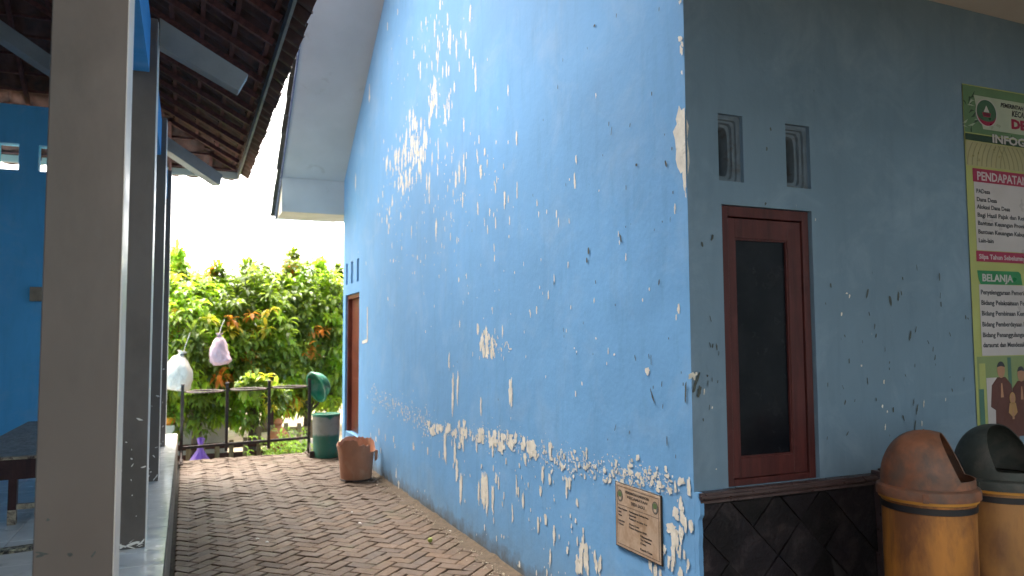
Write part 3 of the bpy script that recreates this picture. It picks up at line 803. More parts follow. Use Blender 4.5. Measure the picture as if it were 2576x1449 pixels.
addp(fb.build('fascia_board', m_fascia, pav))
fb = MB().box(-4.6, EX-.001, EYE_Y, EYE_Y+.022, EZ-.045, EZ+.045)
addp(fb.build('end_fascia_board', m_cream, pav))

# ------------------------------------------------------------------ unseen walls and eave added behind the camera to hold back light
cw = thing('yard_light_blocker', (2, -7, 0), 'unseen plain blue walls and eave added behind the camera to darken the front wall', 'building')
m_far = mottled('light blocker paint', (.14, .20, .24), .1, 2, .8)
MB().box(-8, 8, -.2, 0, -.4, 6.2).build('blocker_wall', m_far, cw)
MB().box(7.2, 7.4, .001, 9.7, -.4, 4.5).build('side_blocker_wall', m_far, cw)
MB().box(-8, 8, .001, .6, 4.0, 4.1).build('blocker_eave', m_ceil, cw)

# low table behind the first pillar
tb = thing('low_table', (-.98, 7.1, FZ), 'low dark red table with worn grey top and peeling legs', 'table')
def addl(o, base): o.location = -Vector(base); return o
TB = (-.98, 7.1, FZ)
m_top = mottled('worn grey table top', (.17, .165, .155), .35, 26, .5, dirt=(.09, .085, .08), dirt_amt=.4, dscale=12, stretch=(1, .5, 1))
m_mar = wood('peeling maroon table paint', (.055, .02, .02), (.03, .012, .014), .5)
m_peel = mottled('bare pale wood edge', (.42, .34, .24), .3, 25, .8, dirt=(.06, .03, .03), dirt_amt=.75, dscale=22)
addl(MB().box(-1.38, -.58, 6.02, 8.5, .800, .822).build('tabletop', m_top, tb, bevel=.002), TB)
addl(MB().box(-1.385, -.575, 6.012, 6.019, .798, .814).build('top_edge', m_peel, tb), TB)
addl(MB().box(-1.34, -.62, 6.05, 6.08, .66, .797).box(-1.34, -.62, 8.44, 8.47, .66, .797).box(-1.34, -1.31, 6.0802, 8.4398, .66, .797).box(-.65, -.62, 6.0802, 8.4398, .66, .797).build('apron', m_mar, tb), TB)
for x in (-1.09, -.66):
    for y in (6.06, 8.38):
        l_ = MB().box(x, x+.05, y+.022 if y < 7 else y, y+.08, FZ+.10, .659).build('leg', m_mar, tb, bevel=.002); addl(l_, TB)
        MB().box(x, x+.05, y+.022 if y < 7 else y, y+.08, FZ+.001, FZ+.0995).build('leg_foot', m_peel, l_)
addl(MB().box(-1.0395, -.6605, 6.09, 6.13, .45, .485).build('stretcher', m_peel, tb), TB)
pk = thing('plank', (-1.1, 5.3, FZ), 'cream plank with dark patterned end lying on the porch tiles', 'plank')
MB().box(-.4, .12, -.045, .045, .001, .022).build('board', mottled('cream board', (.50, .44, .30), .15, 9, .7), pk, bevel=.002)
MB().box(.1205, .30, -.045, .045, .001, .022).build('patterned_end', mottled('black patterned board end', (.5, .44, .3), .1, 10, .7, dirt=(.02, .02, .02), dirt_amt=1.0, dscale=38), pk, bevel=.002)
pk.rotation_euler.z = radians(10)
nb = thing('wall_notice', (-1.575, 9.895, 2.04), 'small tan wooden box fixed on the blue wall beside the first pillar', 'box')
MB().box(-.055, .09, -.045, 0, 0, .16).build('box_body', mottled('tan wood', (.33, .24, .16), .2, 12, .8), nb, bevel=.003)

# ------------------------------------------------------------------ things in the alley
m_grime = (.13, .12, .10)
def dome(r, h, cuts, thick=.004, n=48, m=14, lift=0):
    """hollow dome with a wedge cut out by two planes (co, no); returns bmesh"""
    mb = MB()
    prof = [(r*cos(a)**.85, h*sin(a)) for a in [pi/2*i/m for i in range(m)]] + [(.0001, h)]
    mb.lathe(prof, n, cap=False)
    me = bpy.data.meshes.new('t'); me.from_pydata(mb.v, [], mb.f); bm = bmesh.new(); bm.from_mesh(me)
    bmesh.ops.remove_doubles(bm, verts=bm.verts, dist=.0005)
    for co, no in cuts:
        bmesh.ops.bisect_plane(bm, geom=list(bm.verts)+list(bm.edges)+list(bm.faces), plane_co=co, plane_no=no)
    dead = [f for f in bm.faces if all((f.calc_center_median()-Vector(co)).dot(Vector(no)) > 0 for co, no in cuts)] if cuts else []
    bmesh.ops.delete(bm, geom=dead, context='FACES')
    bmesh.ops.recalc_face_normals(bm, faces=bm.faces)
    bmesh.ops.solidify(bm, geom=list(bm.faces), thickness=thick)
    bm.to_mesh(me); bm.free()
    for p in me.polygons: p.use_smooth = True
    me.set_sharp_from_angle(angle=radians(40))
    return me
def dome_bin(x, y, rz, label, body_mat, lid_mat, inner_mat, cutx, ring_mat):
    t = thing('drum_bin', (x, y, 0), label, 'trash bin', 'dome lidded drum bins by the blue wall')
    b_ = MB().lathe([(.172, 0), (.178, .01), (.182, .3), (.184, .6), (.186, .90), (.186, .915), (.178, .915), (.17, .06), (.0, .05)], 64, cap=False)
    b_.v, b_.f = b_.v, b_.f
    body = b_.build('drum', body_mat, t, smooth=True)
    MB().lathe([(.187, .842), (.1905, .844), (.1905, .868), (.187, .870)], 64, cap=False).build('black_band', flat('black strap', (.012, .011, .014), .5), t, smooth=True)
    MB().lathe([(.187, .880), (.197, .884), (.197, .900), (.188, .902)], 64, cap=False).build('orange_rim', ring_mat, t, smooth=True)
    lid = MB().lathe([(.190, .895), (.206, .897), (.207, .925), (.203, .936), (.188, .944), (.180, .946)], 64, cap=False).build('lid_flange', lid_mat, t, smooth=True)
    me = dome(.188, .232, [((cutx, 0, .232), (.92, 0, .39)), ((0, 0, .035), (0, 0, 1))])
    me.materials.append(lid_mat)
    o = link('lid', me, t, loc=(0, 0, .945), rot=(0, 0, rz))
    MB().tube([(.1895*cos(a)**.85*cos(pi/2+.25) if a < 1.5 else 0, .1895*cos(a)**.85*sin(pi/2+.25) if a < 1.5 else 0, .2335*sin(a)) for a in [pi/2*i/12 for i in range(1, 12)]], .0022, 6).build('lid_seam', lid_mat, o, smooth='all')
    for sgn in (-1, 1): MB().box(-.012, .012, -.004, .004, -.02, .02).build('lid_clip', inner_mat, lid, loc=(.209*cos(rz+sgn*1.5), .209*sin(rz+sgn*1.5), .915), rot=(0, 0, rz+sgn*1.5+pi/2), bevel=.002)
    return t
m_drum1 = mottled('grimy orange plastic', (.50, .20, .038), .18, 4, .5, dirt=(.17, .065, .025), dirt_amt=.9, dscale=3.5, stretch=(1.6, 1.6, .5), coords='obj', bump=.1)
m_drum2 = mottled('faded orange plastic', (.34, .16, .05), .25, 4, .5, dirt=(.12, .05, .03), dirt_amt=.85, dscale=2.2, stretch=(1.6, 1.6, .6), coords='obj', bump=.1)
m_lid1 = mottled('dusty red brown lid', (.26, .10, .05), .4, 9, .6, dirt=(.11, .07, .055), dirt_amt=.85, dscale=6, coords='obj', bump=.25)
m_lid2 = mottled('dusty green black lid', (.036, .042, .037), .3, 9, .6, dirt=(.085, .075, .065), dirt_amt=.5, dscale=8, coords='obj', bump=.25)
m_ring = flat('orange plastic rim', (.55, .24, .03), .45, .2)
dome_bin(3.02, 2.35, radians(-58), 'orange drum bin with red-brown dome lid beside the black stone skirting', m_drum1, m_lid1, m_lid1, .055, m_ring)
dome_bin(3.515, 2.36, radians(-84), 'orange drum bin with dark green dome lid under the printed banner', m_drum2, m_lid2, m_lid2, .0, m_ring)

# iron rack with three rings
rk = thing('bin_rack', (.77, 10.7, 0), 'rusty black iron bin rack with three empty rings before the trees', 'rack')
px_ = [-.035-.77, .51-.77, 1.046-.77, 1.579-.77]
for i, x in enumerate(px_):
    zt = .998+.01*i
    p = MB().box(x-.019, x+.019, -.019, .019, .12 if 0 < i < 3 else .02, zt).build('post', m_iron, rk, bevel=.002)
    MB().box(x-.023, x+.023, -.023, .023, zt+.0002, zt+.018).build('post_cap', m_ironring, p, bevel=.003)
MB().bar((px_[0]+.0195, 0, .195), (px_[3]-.0195, 0, .235), .036, .036).build('lower_rail', m_iron, rk, bevel=.002)
for i in range(3):
    cx_ = (px_[i]+px_[i+1])/2; zc_ = .915+.012*i
    pts = [(cx_+.225*cos(a), .225*sin(a)*.98, zc_) for a in [2*pi*k/40 for k in range(40)]]
    rg = MB().tube(pts, .011, 8, closed=True).build('ring', m_ironring, rk, smooth='all')
    MB().bar((px_[i]+.02, 0, zc_), (cx_-.214, 0, zc_), .018, .018).bar((px_[i+1]-.02, 0, zc_), (cx_+.214, 0, zc_), .018, .018).build('ring_pivot', m_iron, rg)
for x in (px_[0], px_[3]):
    ft = MB().bar((x, -.22, .012), (x, .22, .012), .05, .024).bar((x, -.17, .03), (x, -.022, .16), .02, .02).bar((x, .17, .03), (x, .022, .16), .02, .02)
    ft.build('foot', m_ironring, rk, bevel=.002)
# broken green lid hung over the end post
m_glid = mottled('weathered green lid', (.02, .26, .15), .25, 6, .5, dirt=(.30, .38, .33), dirt_amt=.55, dscale=4, coords='obj', bump=.1)
gl = thing('hanging_dome', (1.66, 10.62, .93), 'broken green dome lid hooked over the right end post of the rack', 'lid')
me = dome(.205, .17, [((.11, -.10, 0), (.75, -.66, 0)), ((0, 0, -.01), (0, 0, 1))]); me.materials.append(m_glid)
link('lid_shell', me, gl, rot=(radians(-6), radians(70), radians(16)))
MB().lathe([(.196, -.012), (.222, -.010), (.224, .008), (.205, .012)], 48, cap=False).build('lid_brim', m_glid, gl, smooth=True, rot=(radians(-6), radians(70), radians(16)))
# green drum
gb = thing('green_drum', (1.765, 10.42, 0), 'green plastic drum with scuffed grey upper half beside the rack', 'trash bin')
m_gd = new_mat('green drum plastic')
m_, nt, b_ = m_gd; N = NT(nt); gg = N.coords('Object'); sx = N.n('ShaderNodeSeparateXYZ'); N.l(gg, sx.inputs[0])
hh = N.math('ADD', sx.outputs[2], N.math('MULTIPLY', N.math('SUBTRACT', N.noise(N.coords('Object', (1, 1, .3)), 9, 6, .7), .5), .10))
base = N.mix(N.ramp(hh, [(.29, 0), (.32, 1)]), (.025, .15, .10), (.26, .27, .23))
base = N.mix(N.ramp(hh, [(.545, 0), (.555, 1)]), base, (.03, .22, .13))
base = N.mix(N.math('MULTIPLY', N.ramp(N.noise(gg, 14, 7, .7), [(.5, 0), (.7, 1)]), .5), base, (.10, .12, .09))
N.l(base, b_.inputs['Base Color']); b_.inputs['Roughness'].default_value = .5
MB().lathe([(.162, 0), (.166, .01), (.176, .3), (.186, .565), (.192, .568), (.192, .582), (.180, .582), (.170, .06), (.001, .05)], 48, cap=False).build('drum', m_, gb, smooth=True)
MB().lathe([(.181, .571), (.17, .578), (.0001, .579)], 48, cap=False).build('drum_lid', m_glid, gb, smooth=True)
MB().poly([(-.05, -.1935, .575), (.075, -.182, .575), (.02, -.192, .51)]).prism([(-.05, -.1935, .575), (.075, -.182, .575), (.02, -.192, .51)], (0, .004, 0)).build('lid_flap', m_glid, gb)
MB().box(-.03, .03, -.03, .03, 0, .09).build('foot_block', m_iron, gb, loc=(-.19, -.02, 0))
# broken terracotta coloured tub
pt = thing('broken_tub', (1.80, 8.62, 0), 'broken orange-brown tub with jagged rim standing by the blue wall', 'tub')
m_tub = mottled('sun bleached tub plastic', (.46, .21, .12), .2, 5, .6, dirt=(.58, .40, .27), dirt_amt=.45, dscale=3, stretch=(1, 1, .6), coords='obj', bump=.15)
prof = [(.165, 0), (.172, .012), (.182, .12), (.192, .22), (.200, .30), (.206, .36), (.210, 1)]
ns = 72; steps = [R.uniform(-.012, .012) for _ in range(ns)]
def top_h(a):                                # rim height round the tub, angle 0 = +x
    d = math.degrees(a) % 360
    keys = [(0, .35), (20, .43), (60, .45), (110, .46), (150, .40), (180, .38), (205, .40), (222, .46), (250, .475), (262, .455), (264, .415), (300, .40), (303, .325), (340, .315), (360, .35)]
    for (d0, h0), (d1, h1) in zip(keys, keys[1:]):
        if d0 <= d <= d1: return h0+(h1-h0)*(d-d0)/(d1-d0)
    return .35
mb = MB()
for side_ in (0, 1):
    for i, (r_, z) in enumerate(prof):
        for j in range(ns):
            a = 2*pi*j/ns; H = top_h(a)+steps[j]
            zz = z if i < 5 else (.30+(H-.30)*(.5 if i == 5 else 1))
            rr_ = r_ - (.006 if side_ else 0) + (0 if i < 5 else (zz-.3)*.10)
            mb.v.append((rr_*cos(a), rr_*sin(a), max(zz, .006 if side_ else 0)))
k = len(prof)*ns
for s_ in (0, 1):
    for i in range(len(prof)-1):
        for j in range(ns):
            j2 = (j+1) % ns; o_ = s_*k; mb.f.append((o_+i*ns+j, o_+i*ns+j2, o_+(i+1)*ns+j2, o_+(i+1)*ns+j))
for j in range(ns):
    j2 = (j+1) % ns; t_ = (len(prof)-1)*ns; mb.f.append((t_+j, t_+j2, k+t_+j2, k+t_+j))
mb.f.append(tuple(range(ns))); mb.f.append(tuple(range(k, k+ns)))
mb.build('tub_wall', m_tub, pt, smooth=True)
MB().lathe([(.167, -.001), (.176, .002), (.177, .014), (.172, .02)], 64, cap=False).build('foot_ring', m_iron, pt, smooth=True)
tm_ = MB().prism([(.20, -.07, .20), (.235, -.05, .22), (.24, -.04, .315), (.205, -.05, .33)], (0, .03, 0)).build('rim_shard', m_tub, pt)
# litter
def pebble(x, y, r_, mat, label, cat, sq=1, group=None):
    mb = MB(); mb.lathe([(r_*sin(a), r_*sq*(1-cos(a))) for a in [pi*i/7 for i in range(8)]], 10, cap=False)
    o = mb.build('fallen_fruit' if cat == 'fruit' else 'litter', mat, smooth='all', loc=(x, y, .003)); tag(o, label, cat, group); return o
p0 = wall_x; 
def gp(px, py):
    d = fw + r2*((px-CX)/F) - u2*((py-CY)/F); t = -EYE/d.z; return d.x*t, d.y*t
x, y = gp(1082, 1366); pebble(x, y, .02, flat('green fruit', (.30, .34, .06), .4, .3), 'small round green fruit lying on the paving near the wall', 'fruit')
m_lit = flat('pale litter', (.5, .46, .42), .7)
lits = [((648, 1358), 'flat pale scrap nearest the kerb on the paving'), ((672, 1366), 'pale scrap just right of another scrap on the paving'), ((905, 1318), 'cream scrap in the middle of the paving far from walls'), ((1202, 1330), 'white crumb beside the muddy wall foot'), ((955, 1176), 'white crumpled scrap on the ground between the broken tub and wall'),
        ((885, 1290), 'small pale pebble on the paving beyond the green fruit')]
for (q, lb) in lits:
    x, y = gp(*q)
    if x > 2.05: x = 2.03
    r_ = R.uniform(.010, .018); n = 9; mb = MB()
    pts = [(cos(2*pi*i/n)*r_*R.uniform(.6, 1.3), sin(2*pi*i/n)*r_*R.uniform(.6, 1.3), R.uniform(.002, .008)) for i in range(n)]
    mb.v = pts+[(0, 0, .012)]; mb.f = [(i, (i+1) % n, n) for i in range(n)]
    o = mb.build('scrap', m_lit, loc=(x, y, .004)); tag(o, lb, 'litter')

# ------------------------------------------------------------------ plaque and banner
def text(s_, size, mat, parent, loc, rot, name='lettering', width=None, extrude=.0004, align='LEFT', bold=0, shear=0):
    cu = bpy.data.curves.new('t', 'FONT'); cu.body = s_; cu.size = size; cu.extrude = extrude; cu.align_x = align; cu.offset = bold; cu.shear = shear
    cu.resolution_u = 2
    o = bpy.data.objects.new('t', cu); COL.objects.link(o)
    dg_ = bpy.context.evaluated_depsgraph_get()
    me = bpy.data.meshes.new_from_object(o.evaluated_get(dg_)); bpy.data.objects.remove(o)
    if width and me.vertices:
        xs = [v.co.x for v in me.vertices]; k = width/(max(xs)-min(xs))
        for v in me.vertices: v.co.x *= k
    me.materials.clear(); me.materials.append(mat)
    return link(name, me, parent, loc, rot)
# marble plaque on the side wall: local frame x to the viewer's right (= -y world), z up
pq = thing('plaque', (XW-.001, 3.222, .683), 'speckled beige stone plaque with black edge low on the blue wall near its corner', 'plaque', rz=-pi/2)
m_marble = mottled('stained beige marble', (.52, .38, .28), .16, 9, .45, dirt=(.36, .23, .14), dirt_amt=.65, dscale=9, bump=.1)
m_ink = flat('engraved dark ink', (.05, .038, .035), .6)
m_pedge = flat('dark plaque edge', (.03, .025, .022), .6)
PW, PH = .418, .330
def pbox(x0, x1, z0, z1, d0, d1): return MB().box(x0, x1, -d1, -d0, z0, z1)
pbox(-PW/2, PW/2, -PH/2, PH/2, 0, .0055).build('backing_edge', m_pedge, pq, bevel=.002)
pbox(-PW/2+.009, PW/2-.009, -PH/2+.006, PH/2-.006, .0057, .0072).build('stone_slab', m_marble, pq, bevel=.001)
rc = MB(); a, b_ = PW/2-.022, PH/2-.018
for q in ((-a, a, b_-.002, b_), (-a, a, -b_, -b_+.002), (-a, -a+.002, -b_+.003, b_-.003), (a-.002, a, -b_+.003, b_-.003), (-a+.004, a-.004, .052, .0535)): rc.box(q[0], q[1], -.0079, -.0074, q[2], q[3])
rc.build('border_line', m_ink, pq)
TR = (pi/2, 0, 0)
def pt_(s_, x, z, size, w=None, al='LEFT'): text(s_, size, m_ink, pq, (x, -.0075, z), TR, width=w, align=al, bold=.0004)
pt_('PEMERINTAH KABUPATEN', -.105, .120, .019, .21); pt_('KECAMATAN', -.09, .098, .018, .18); pt_('DESA SADU', -.055, .070, .022, .12)
for i, (s_, w) in enumerate((('Nama Kegiatan', .085), ('Lokasi', .03), ('Volume', .036))): pt_(s_, -.178, .030-i*.017, .013, w)
for i, (s_, w) in enumerate((('Pembangunan Gedung Desa', .175), ('Dusun Sadu', .065), ('Panjang 9 m Lebar 4 m', .16))): pt_(s_, -.075, .030-i*.017, .013, w)
pt_('Sumber Dana', -.178, -.032, .013, .06); pt_('Tahun', -.178, -.048, .013, .05)
pt_('Dana Desa', -.075, -.032, .013, .09); pt_('Tahun Anggaran 2018', -.075, -.048, .013, .155)
for i, (s_, w) in enumerate((('Dilaksanakan', .10), ('Tim Pelaksana', .095), ('Desa', .05))): pt_(s_, .025, -.068-i*.017, .013, w)
pt_('Kepala Desa', .022, -.132, .014, .105)
m_grn = flat('seal green', (.10, .16, .06), .6); m_grey = flat('seal grey', (.20, .19, .17), .6)
for x in (-.158, .158):
    e_ = MB()
    e_.v = [(x+.026*cos(2*pi*i/24), -.0078, .098+.030*sin(2*pi*i/24)) for i in range(24)]; e_.f = [tuple(range(24))]
    e1 = e_.build('seal', m_ink, pq)
    for (rx, rz_, dz, mt, yy_) in ((.022, .026, 0, m_grey, .0082), (.017, .014, .008, m_grn, .0086), (.010, .008, -.012, m_marble, .0086)):
        q = MB(); q.v = [(x+rx*cos(2*pi*i/20), -yy_, .098+dz+rz_*sin(2*pi*i/20)) for i in range(20)]; q.f = [tuple(range(20))]
        q.build('seal_field', mt, e1)

# printed banner on the front wall, right
bn = thing('banner', (3.97, YC-.004, 1.05), 'printed budget information banner hanging on the blue wall above the bins', 'banner')
BO = Vector((3.97, YC-.004, 1.05))
def bq(x0, x1, z0, z1, lay, mat, name, parent=bn, world=True):
    y = -.002-.0009*lay
    mb = MB().box(x0-BO.x, x1-BO.x, y-.0006, y, z0-BO.z, z1-BO.z); return mb.build(name, mat, parent)
def bpoly(pts, lay, mat, name, parent=bn):
    y = -.002-.0009*lay; mb = MB(); mb.prism([(a-BO.x, y-.0006, c-BO.z) for a, c in pts], (0, .0006, 0)); return mb.build(name, mat, parent)
def ell(cx_, cz_, rx, rz_, lay, mat, name, parent=bn, n=28):
    return bpoly([(cx_+rx*cos(2*pi*i/n), cz_+rz_*sin(2*pi*i/n)) for i in range(n)], lay, mat, name, parent)
def btxt(s_, x, z, h, mat, lay=3, w=None, shear=0, bold=.0): return text(s_, h/.70, mat, bn, (x-BO.x, -.0024-.0009*lay, z-BO.z), TR, width=w, shear=shear, bold=bold)
def bflat(n_, c): return mottled(n_, c, .08, 4, .38, bump=.15, bdist=.01)
k_yel = bflat('banner yellow green', (.40, .42, .14)); k_grn = bflat('banner header green', (.14, .24, .13)); k_dk = bflat('banner dark green', (.04, .075, .05))
k_wh = bflat('banner white', (.52, .47, .47)); k_red = bflat('banner crimson', (.36, .03, .08)); k_gr2 = bflat('banner leaf green', (.03, .22, .08)); k_ink = bflat('banner ink', (.05, .05, .06))
k_gold = bflat('banner wave gold', (.40, .36, .20)); k_wave = bflat('banner wave line', (.27, .25, .13)); k_pale = bflat('banner pale header', (.42, .46, .36))
k_skin = bflat('print skin', (.42, .22, .13)); k_uni = bflat('print uniform', (.12, .045, .035)); k_scarf = bflat('print scarf', (.42, .24, .10)); k_bk = bflat('print backdrop', (.24, .30, .13)); k_bk2 = bflat('print backdrop blue', (.08, .17, .13))
X1 = 5.35
bpoly([(3.970, 3.010), (X1, 3.03), (X1, 1.05), (3.966, 1.05)], 0, k_yel, 'banner_sheet')
bpoly([(3.972, 3.004), (X1-.004, 3.02), (X1-.004, 2.735), (3.974, 2.735)], 1, k_grn, 'header_panel')
bpoly([(4.06, 2.955), (X1-.01, 2.965), (X1-.01, 2.770), (4.13, 2.765)], 2, k_pale, 'header_field')
for i in range(16):
    cx_, cz_ = R.uniform(3.99, 4.10), R.uniform(2.75, 2.99); a = R.random()*6; L = R.uniform(.02, .05)
    bpoly([(cx_, cz_), (cx_+L*cos(a)+.006, cz_+L*sin(a)), (cx_+2*L*cos(a), cz_+2*L*sin(a)*.6), (cx_+L*cos(a)-.006, cz_+L*sin(a)+.008)][::1], 1.4+.02*i, k_pale if i % 2 else k_dk, 'leaf_motif')
bq(3.974, X1-.005, 2.690, 2.728, 2.4, k_dk, 'title_bar')
bq(3.975, X1-.005, 2.545, 2.687, 1, k_gold, 'wave_panel')
for i in range(34):
    x = 3.98+i*.040; pts = []
    c_ = 1 if (i//8) % 2 == 0 else -1
    L = [(x+c_*.05*(t/6)**2, 2.55+.13*t/6) for t in range(7)]
    bpoly([(a, b__) for a, b__ in L]+[(a+.007, b__) for a, b__ in reversed(L)], 1.6, k_wave, 'wave_line')
sl = ell(4.162, 2.862, .092, .080, 3, k_wh, 'emblem')
e2 = ell(4.162, 2.864, .084, .073, 3.6, k_gr2 if False else bflat('emblem green', (.07, .15, .09)), 'emblem_field', sl)
bpoly([(4.162+.084*cos(radians(a)), 2.862+.075*sin(radians(a))) for a in range(190, 351, 10)] + [(4.162+.078*cos(radians(a)), 2.862-.012+.035*sin(radians(a))-.004) for a in range(345, 194, -15)], 4.2, k_red, 'emblem_ribbon', sl)
bpoly([(4.125, 2.862), (4.200, 2.862), (4.190, 2.838), (4.135, 2.838)], 4.2, k_red, 'emblem_boat', sl)
bpoly([(4.138, 2.866), (4.186, 2.866), (4.162, 2.905)], 4.2, k_wh, 'emblem_sail', sl)
for i in range(5): bq(4.136+i*.011, 4.142+i*.011, 2.843, 2.858, 5, k_ink, 'emblem_stripe', sl)
btxt('PEMERINTAH KABUPATEN', 4.288, 2.913, .024, k_ink, 3.4, shear=.2, bold=.0008); btxt('KECAMATAN', 4.384, 2.868, .034, k_ink, 3.4, w=.26, shear=.2, bold=.001)
btxt('DESA', 4.376, 2.797, .052, k_red, 3.4, w=.26, bold=.004); btxt('INFOGRAFIK', 4.198, 2.6965, .046, k_wh, 3.8, w=.56, bold=.002)
bq(4.022, X1-.02, 2.456, 2.533, 2, k_red, 'income_bar'); btxt('PENDAPATAN', 4.054, 2.468, .048, k_wh, 3, w=.44, bold=.0015)
bq(4.028, X1-.02, 2.07, 2.4555, 2, k_wh, 'income_panel')
for s_, z, w in (('PADesa', 2.393, .115), ('Dana Desa', 2.346, .17), ('Alokasi Dana Desa', 2.304, .285), ('Bagi Hasil Pajak dan Retribusi', 2.258, .50), ('Bantuan Keuangan Provinsi', 2.212, .44), ('Bantuan Keuangan Kabupaten', 2.163, .48), ('Lain-lain', 2.114, .125)):
    btxt(s_, 4.043, z, .024, k_ink, 3, w=w, bold=.0007)
bq(4.020, X1-.02, 2.006, 2.066, 2, k_red, 'surplus_bar'); btxt('Silpa Tahun Sebelumnya', 4.040, 2.022, .026, k_wh, 3, w=.42, bold=.0007)
bpoly([(4.021, 1.956), (4.375, 1.958), (4.395, 1.945), (4.404, 1.882), (4.045, 1.879), (4.030, 1.905)], 2, k_gr2, 'spending_tab'); btxt('BELANJA', 4.057, 1.897, .040, k_wh, 3, w=.262, bold=.0015)
bq(4.030, X1-.02, 1.482, 1.8785, 2, k_wh, 'spending_panel')
for s_, z, w in (('Penyelenggaraan Pemerintahan', 1.823, .47), ('Bidang Pelaksanaan Pembangunan', 1.764, .56), ('Bidang Pembinaan Kemasyarakatan', 1.705, .56), ('Bidang Pemberdayaan Masyarakat', 1.644, .53), ('Bidang Penanggulangan Bencana', 1.585, .52), ('daraurat dan Mendesak', 1.529, .36)):
    btxt(s_, 4.040, z, .026, k_ink, 3, w=w, bold=.0008)
bq(3.985, X1-.02, 1.06, 1.478, 1, k_bk, 'photo_panel'); bq(4.00, 4.05, 1.06, 1.44, 1.6, k_yel, 'photo_curtain'); bq(4.055, 4.15, 1.06, 1.36, 1.6, k_wh, 'photo_wall'); bq(4.24, 4.27, 1.06, 1.47, 1.7, k_bk2, 'photo_post'); bq(3.99, 4.03, 1.06, 1.30, 1.8, k_bk2, 'photo_plant')
def printed_person(cx_, zt, s_, lay, seated=False, scarf=False):
    b1 = bpoly([(cx_-.035*s_, zt-.085*s_), (cx_+.035*s_, zt-.085*s_), (cx_+.085*s_, zt-.13*s_), (cx_+.095*s_, zt-.25*s_), (cx_+.06*s_, zt-.27*s_), (cx_+.06*s_, zt-.42*s_), (cx_-.065*s_, zt-.42*s_), (cx_-.06*s_, zt-.27*s_), (cx_-.10*s_, zt-.25*s_), (cx_-.085*s_, zt-.13*s_)], lay, k_uni, 'printed_figure')
    ell(cx_, zt-.045*s_, .033*s_, .045*s_, lay+.5, k_scarf if scarf else k_skin, 'printed_head', b1)
    if scarf:
        ell(cx_, zt-.045*s_, .022*s_, .030*s_, lay+.9, k_skin, 'printed_face', b1)
        bpoly([(cx_-.035*s_, zt-.08*s_), (cx_+.035*s_, zt-.08*s_), (cx_+.05*s_, zt-.15*s_), (cx_, zt-.19*s_), (cx_-.05*s_, zt-.15*s_)], lay+.5, k_scarf, 'printed_scarf', b1)
    else: bpoly([(cx_+.036*s_*cos(radians(a)), zt-.040*s_+.044*s_*sin(radians(a))) for a in range(15, 166, 15)]+[(cx_, zt-.022*s_)], lay+.9, k_ink, 'printed_hair', b1)
    bpoly([(cx_-.012*s_, zt-.20*s_), (cx_+.012*s_, zt-.20*s_), (cx_+.004*s_, zt-.12*s_), (cx_-.004*s_, zt-.12*s_)], lay+.9, k_skin, 'printed_hands', b1)
    bpoly([(cx_-.06*s_, zt-.255*s_), (cx_-.012*s_, zt-.20*s_), (cx_, zt-.215*s_), (cx_-.03*s_, zt-.275*s_)], lay+.7, k_uni, 'printed_arm', b1)
printed_person(4.180, 1.445, .98, 2.2); printed_person(4.350, 1.415, .92, 2.5); printed_person(4.265, 1.275, .75, 3.6, scarf=True); printed_person(4.55, 1.42, .95, 2.2)

# ------------------------------------------------------------------ garden beyond the paving
def leafset(centres, size, tintf, name, parent, n_leaf=9, droop=.6):
    """leaf whorls at shoot tips: each leaf a folded, drooping blade with its own tint"""
    V = []; Fc = []; T = []
    for c, ax in centres:
        c = Vector(c); ax = Vector(ax).normalized(); ref = Vector((0, 0, 1)) if abs(ax.z) < .9 else Vector((1, 0, 0))
        u_ = ax.cross(ref).normalized(); v_ = ax.cross(u_); col = tintf(c); ph = R.random()*6.28
        for i in range(n_leaf):
            a = ph+2*pi*i/n_leaf+R.gauss(0, .25); L = size*R.uniform(.7, 1.25); w = L*R.uniform(.14, .19)
            st = c - ax*R.uniform(0, size*.9)
            d = (u_*cos(a)+v_*sin(a))*R.uniform(.7, 1)+ax*R.uniform(.1, .7); d.normalize()
            sdv = d.cross(Vector((0, 0, 1))); sdv = sdv.normalized() if sdv.length > .05 else u_
            d2 = (d - Vector((0, 0, droop*R.uniform(.6, 1.3)))).normalized()
            d3 = (d2 - Vector((0, 0, droop*R.uniform(.5, 1.4)))).normalized()
            p0_ = st; p1 = st+d*L*.4; p2 = p1+d2*L*.35; p3 = p2+d3*L*.3; up_ = Vector((0, 0, w*.35))
            n = len(V)
            V += [p0_[:], (p1-sdv*w+up_)[:], p1[:], (p1+sdv*w+up_)[:], (p2-sdv*w*.85+up_)[:], p2[:], (p2+sdv*w*.85+up_)[:], p3[:]]
            Fc += [(n, n+2, n+1), (n, n+3, n+2), (n+1, n+2, n+5, n+4), (n+2, n+3, n+6, n+5), (n+4, n+5, n+7), (n+5, n+6, n+7)]
            k = R.uniform(.75, 1.25); cc = (col[0]*k, col[1]*k, col[2]*k, 1); T += [cc]*8
    me = bpy.data.meshes.new(name); me.from_pydata(V, [], Fc)
    at = me.color_attributes.new('tint', 'FLOAT_COLOR', 'POINT')
    at.data.foreach_set('color', [x for t in T for x in t])
    me.materials.append(m_leaf); me.update()
    return link(name, me, parent)
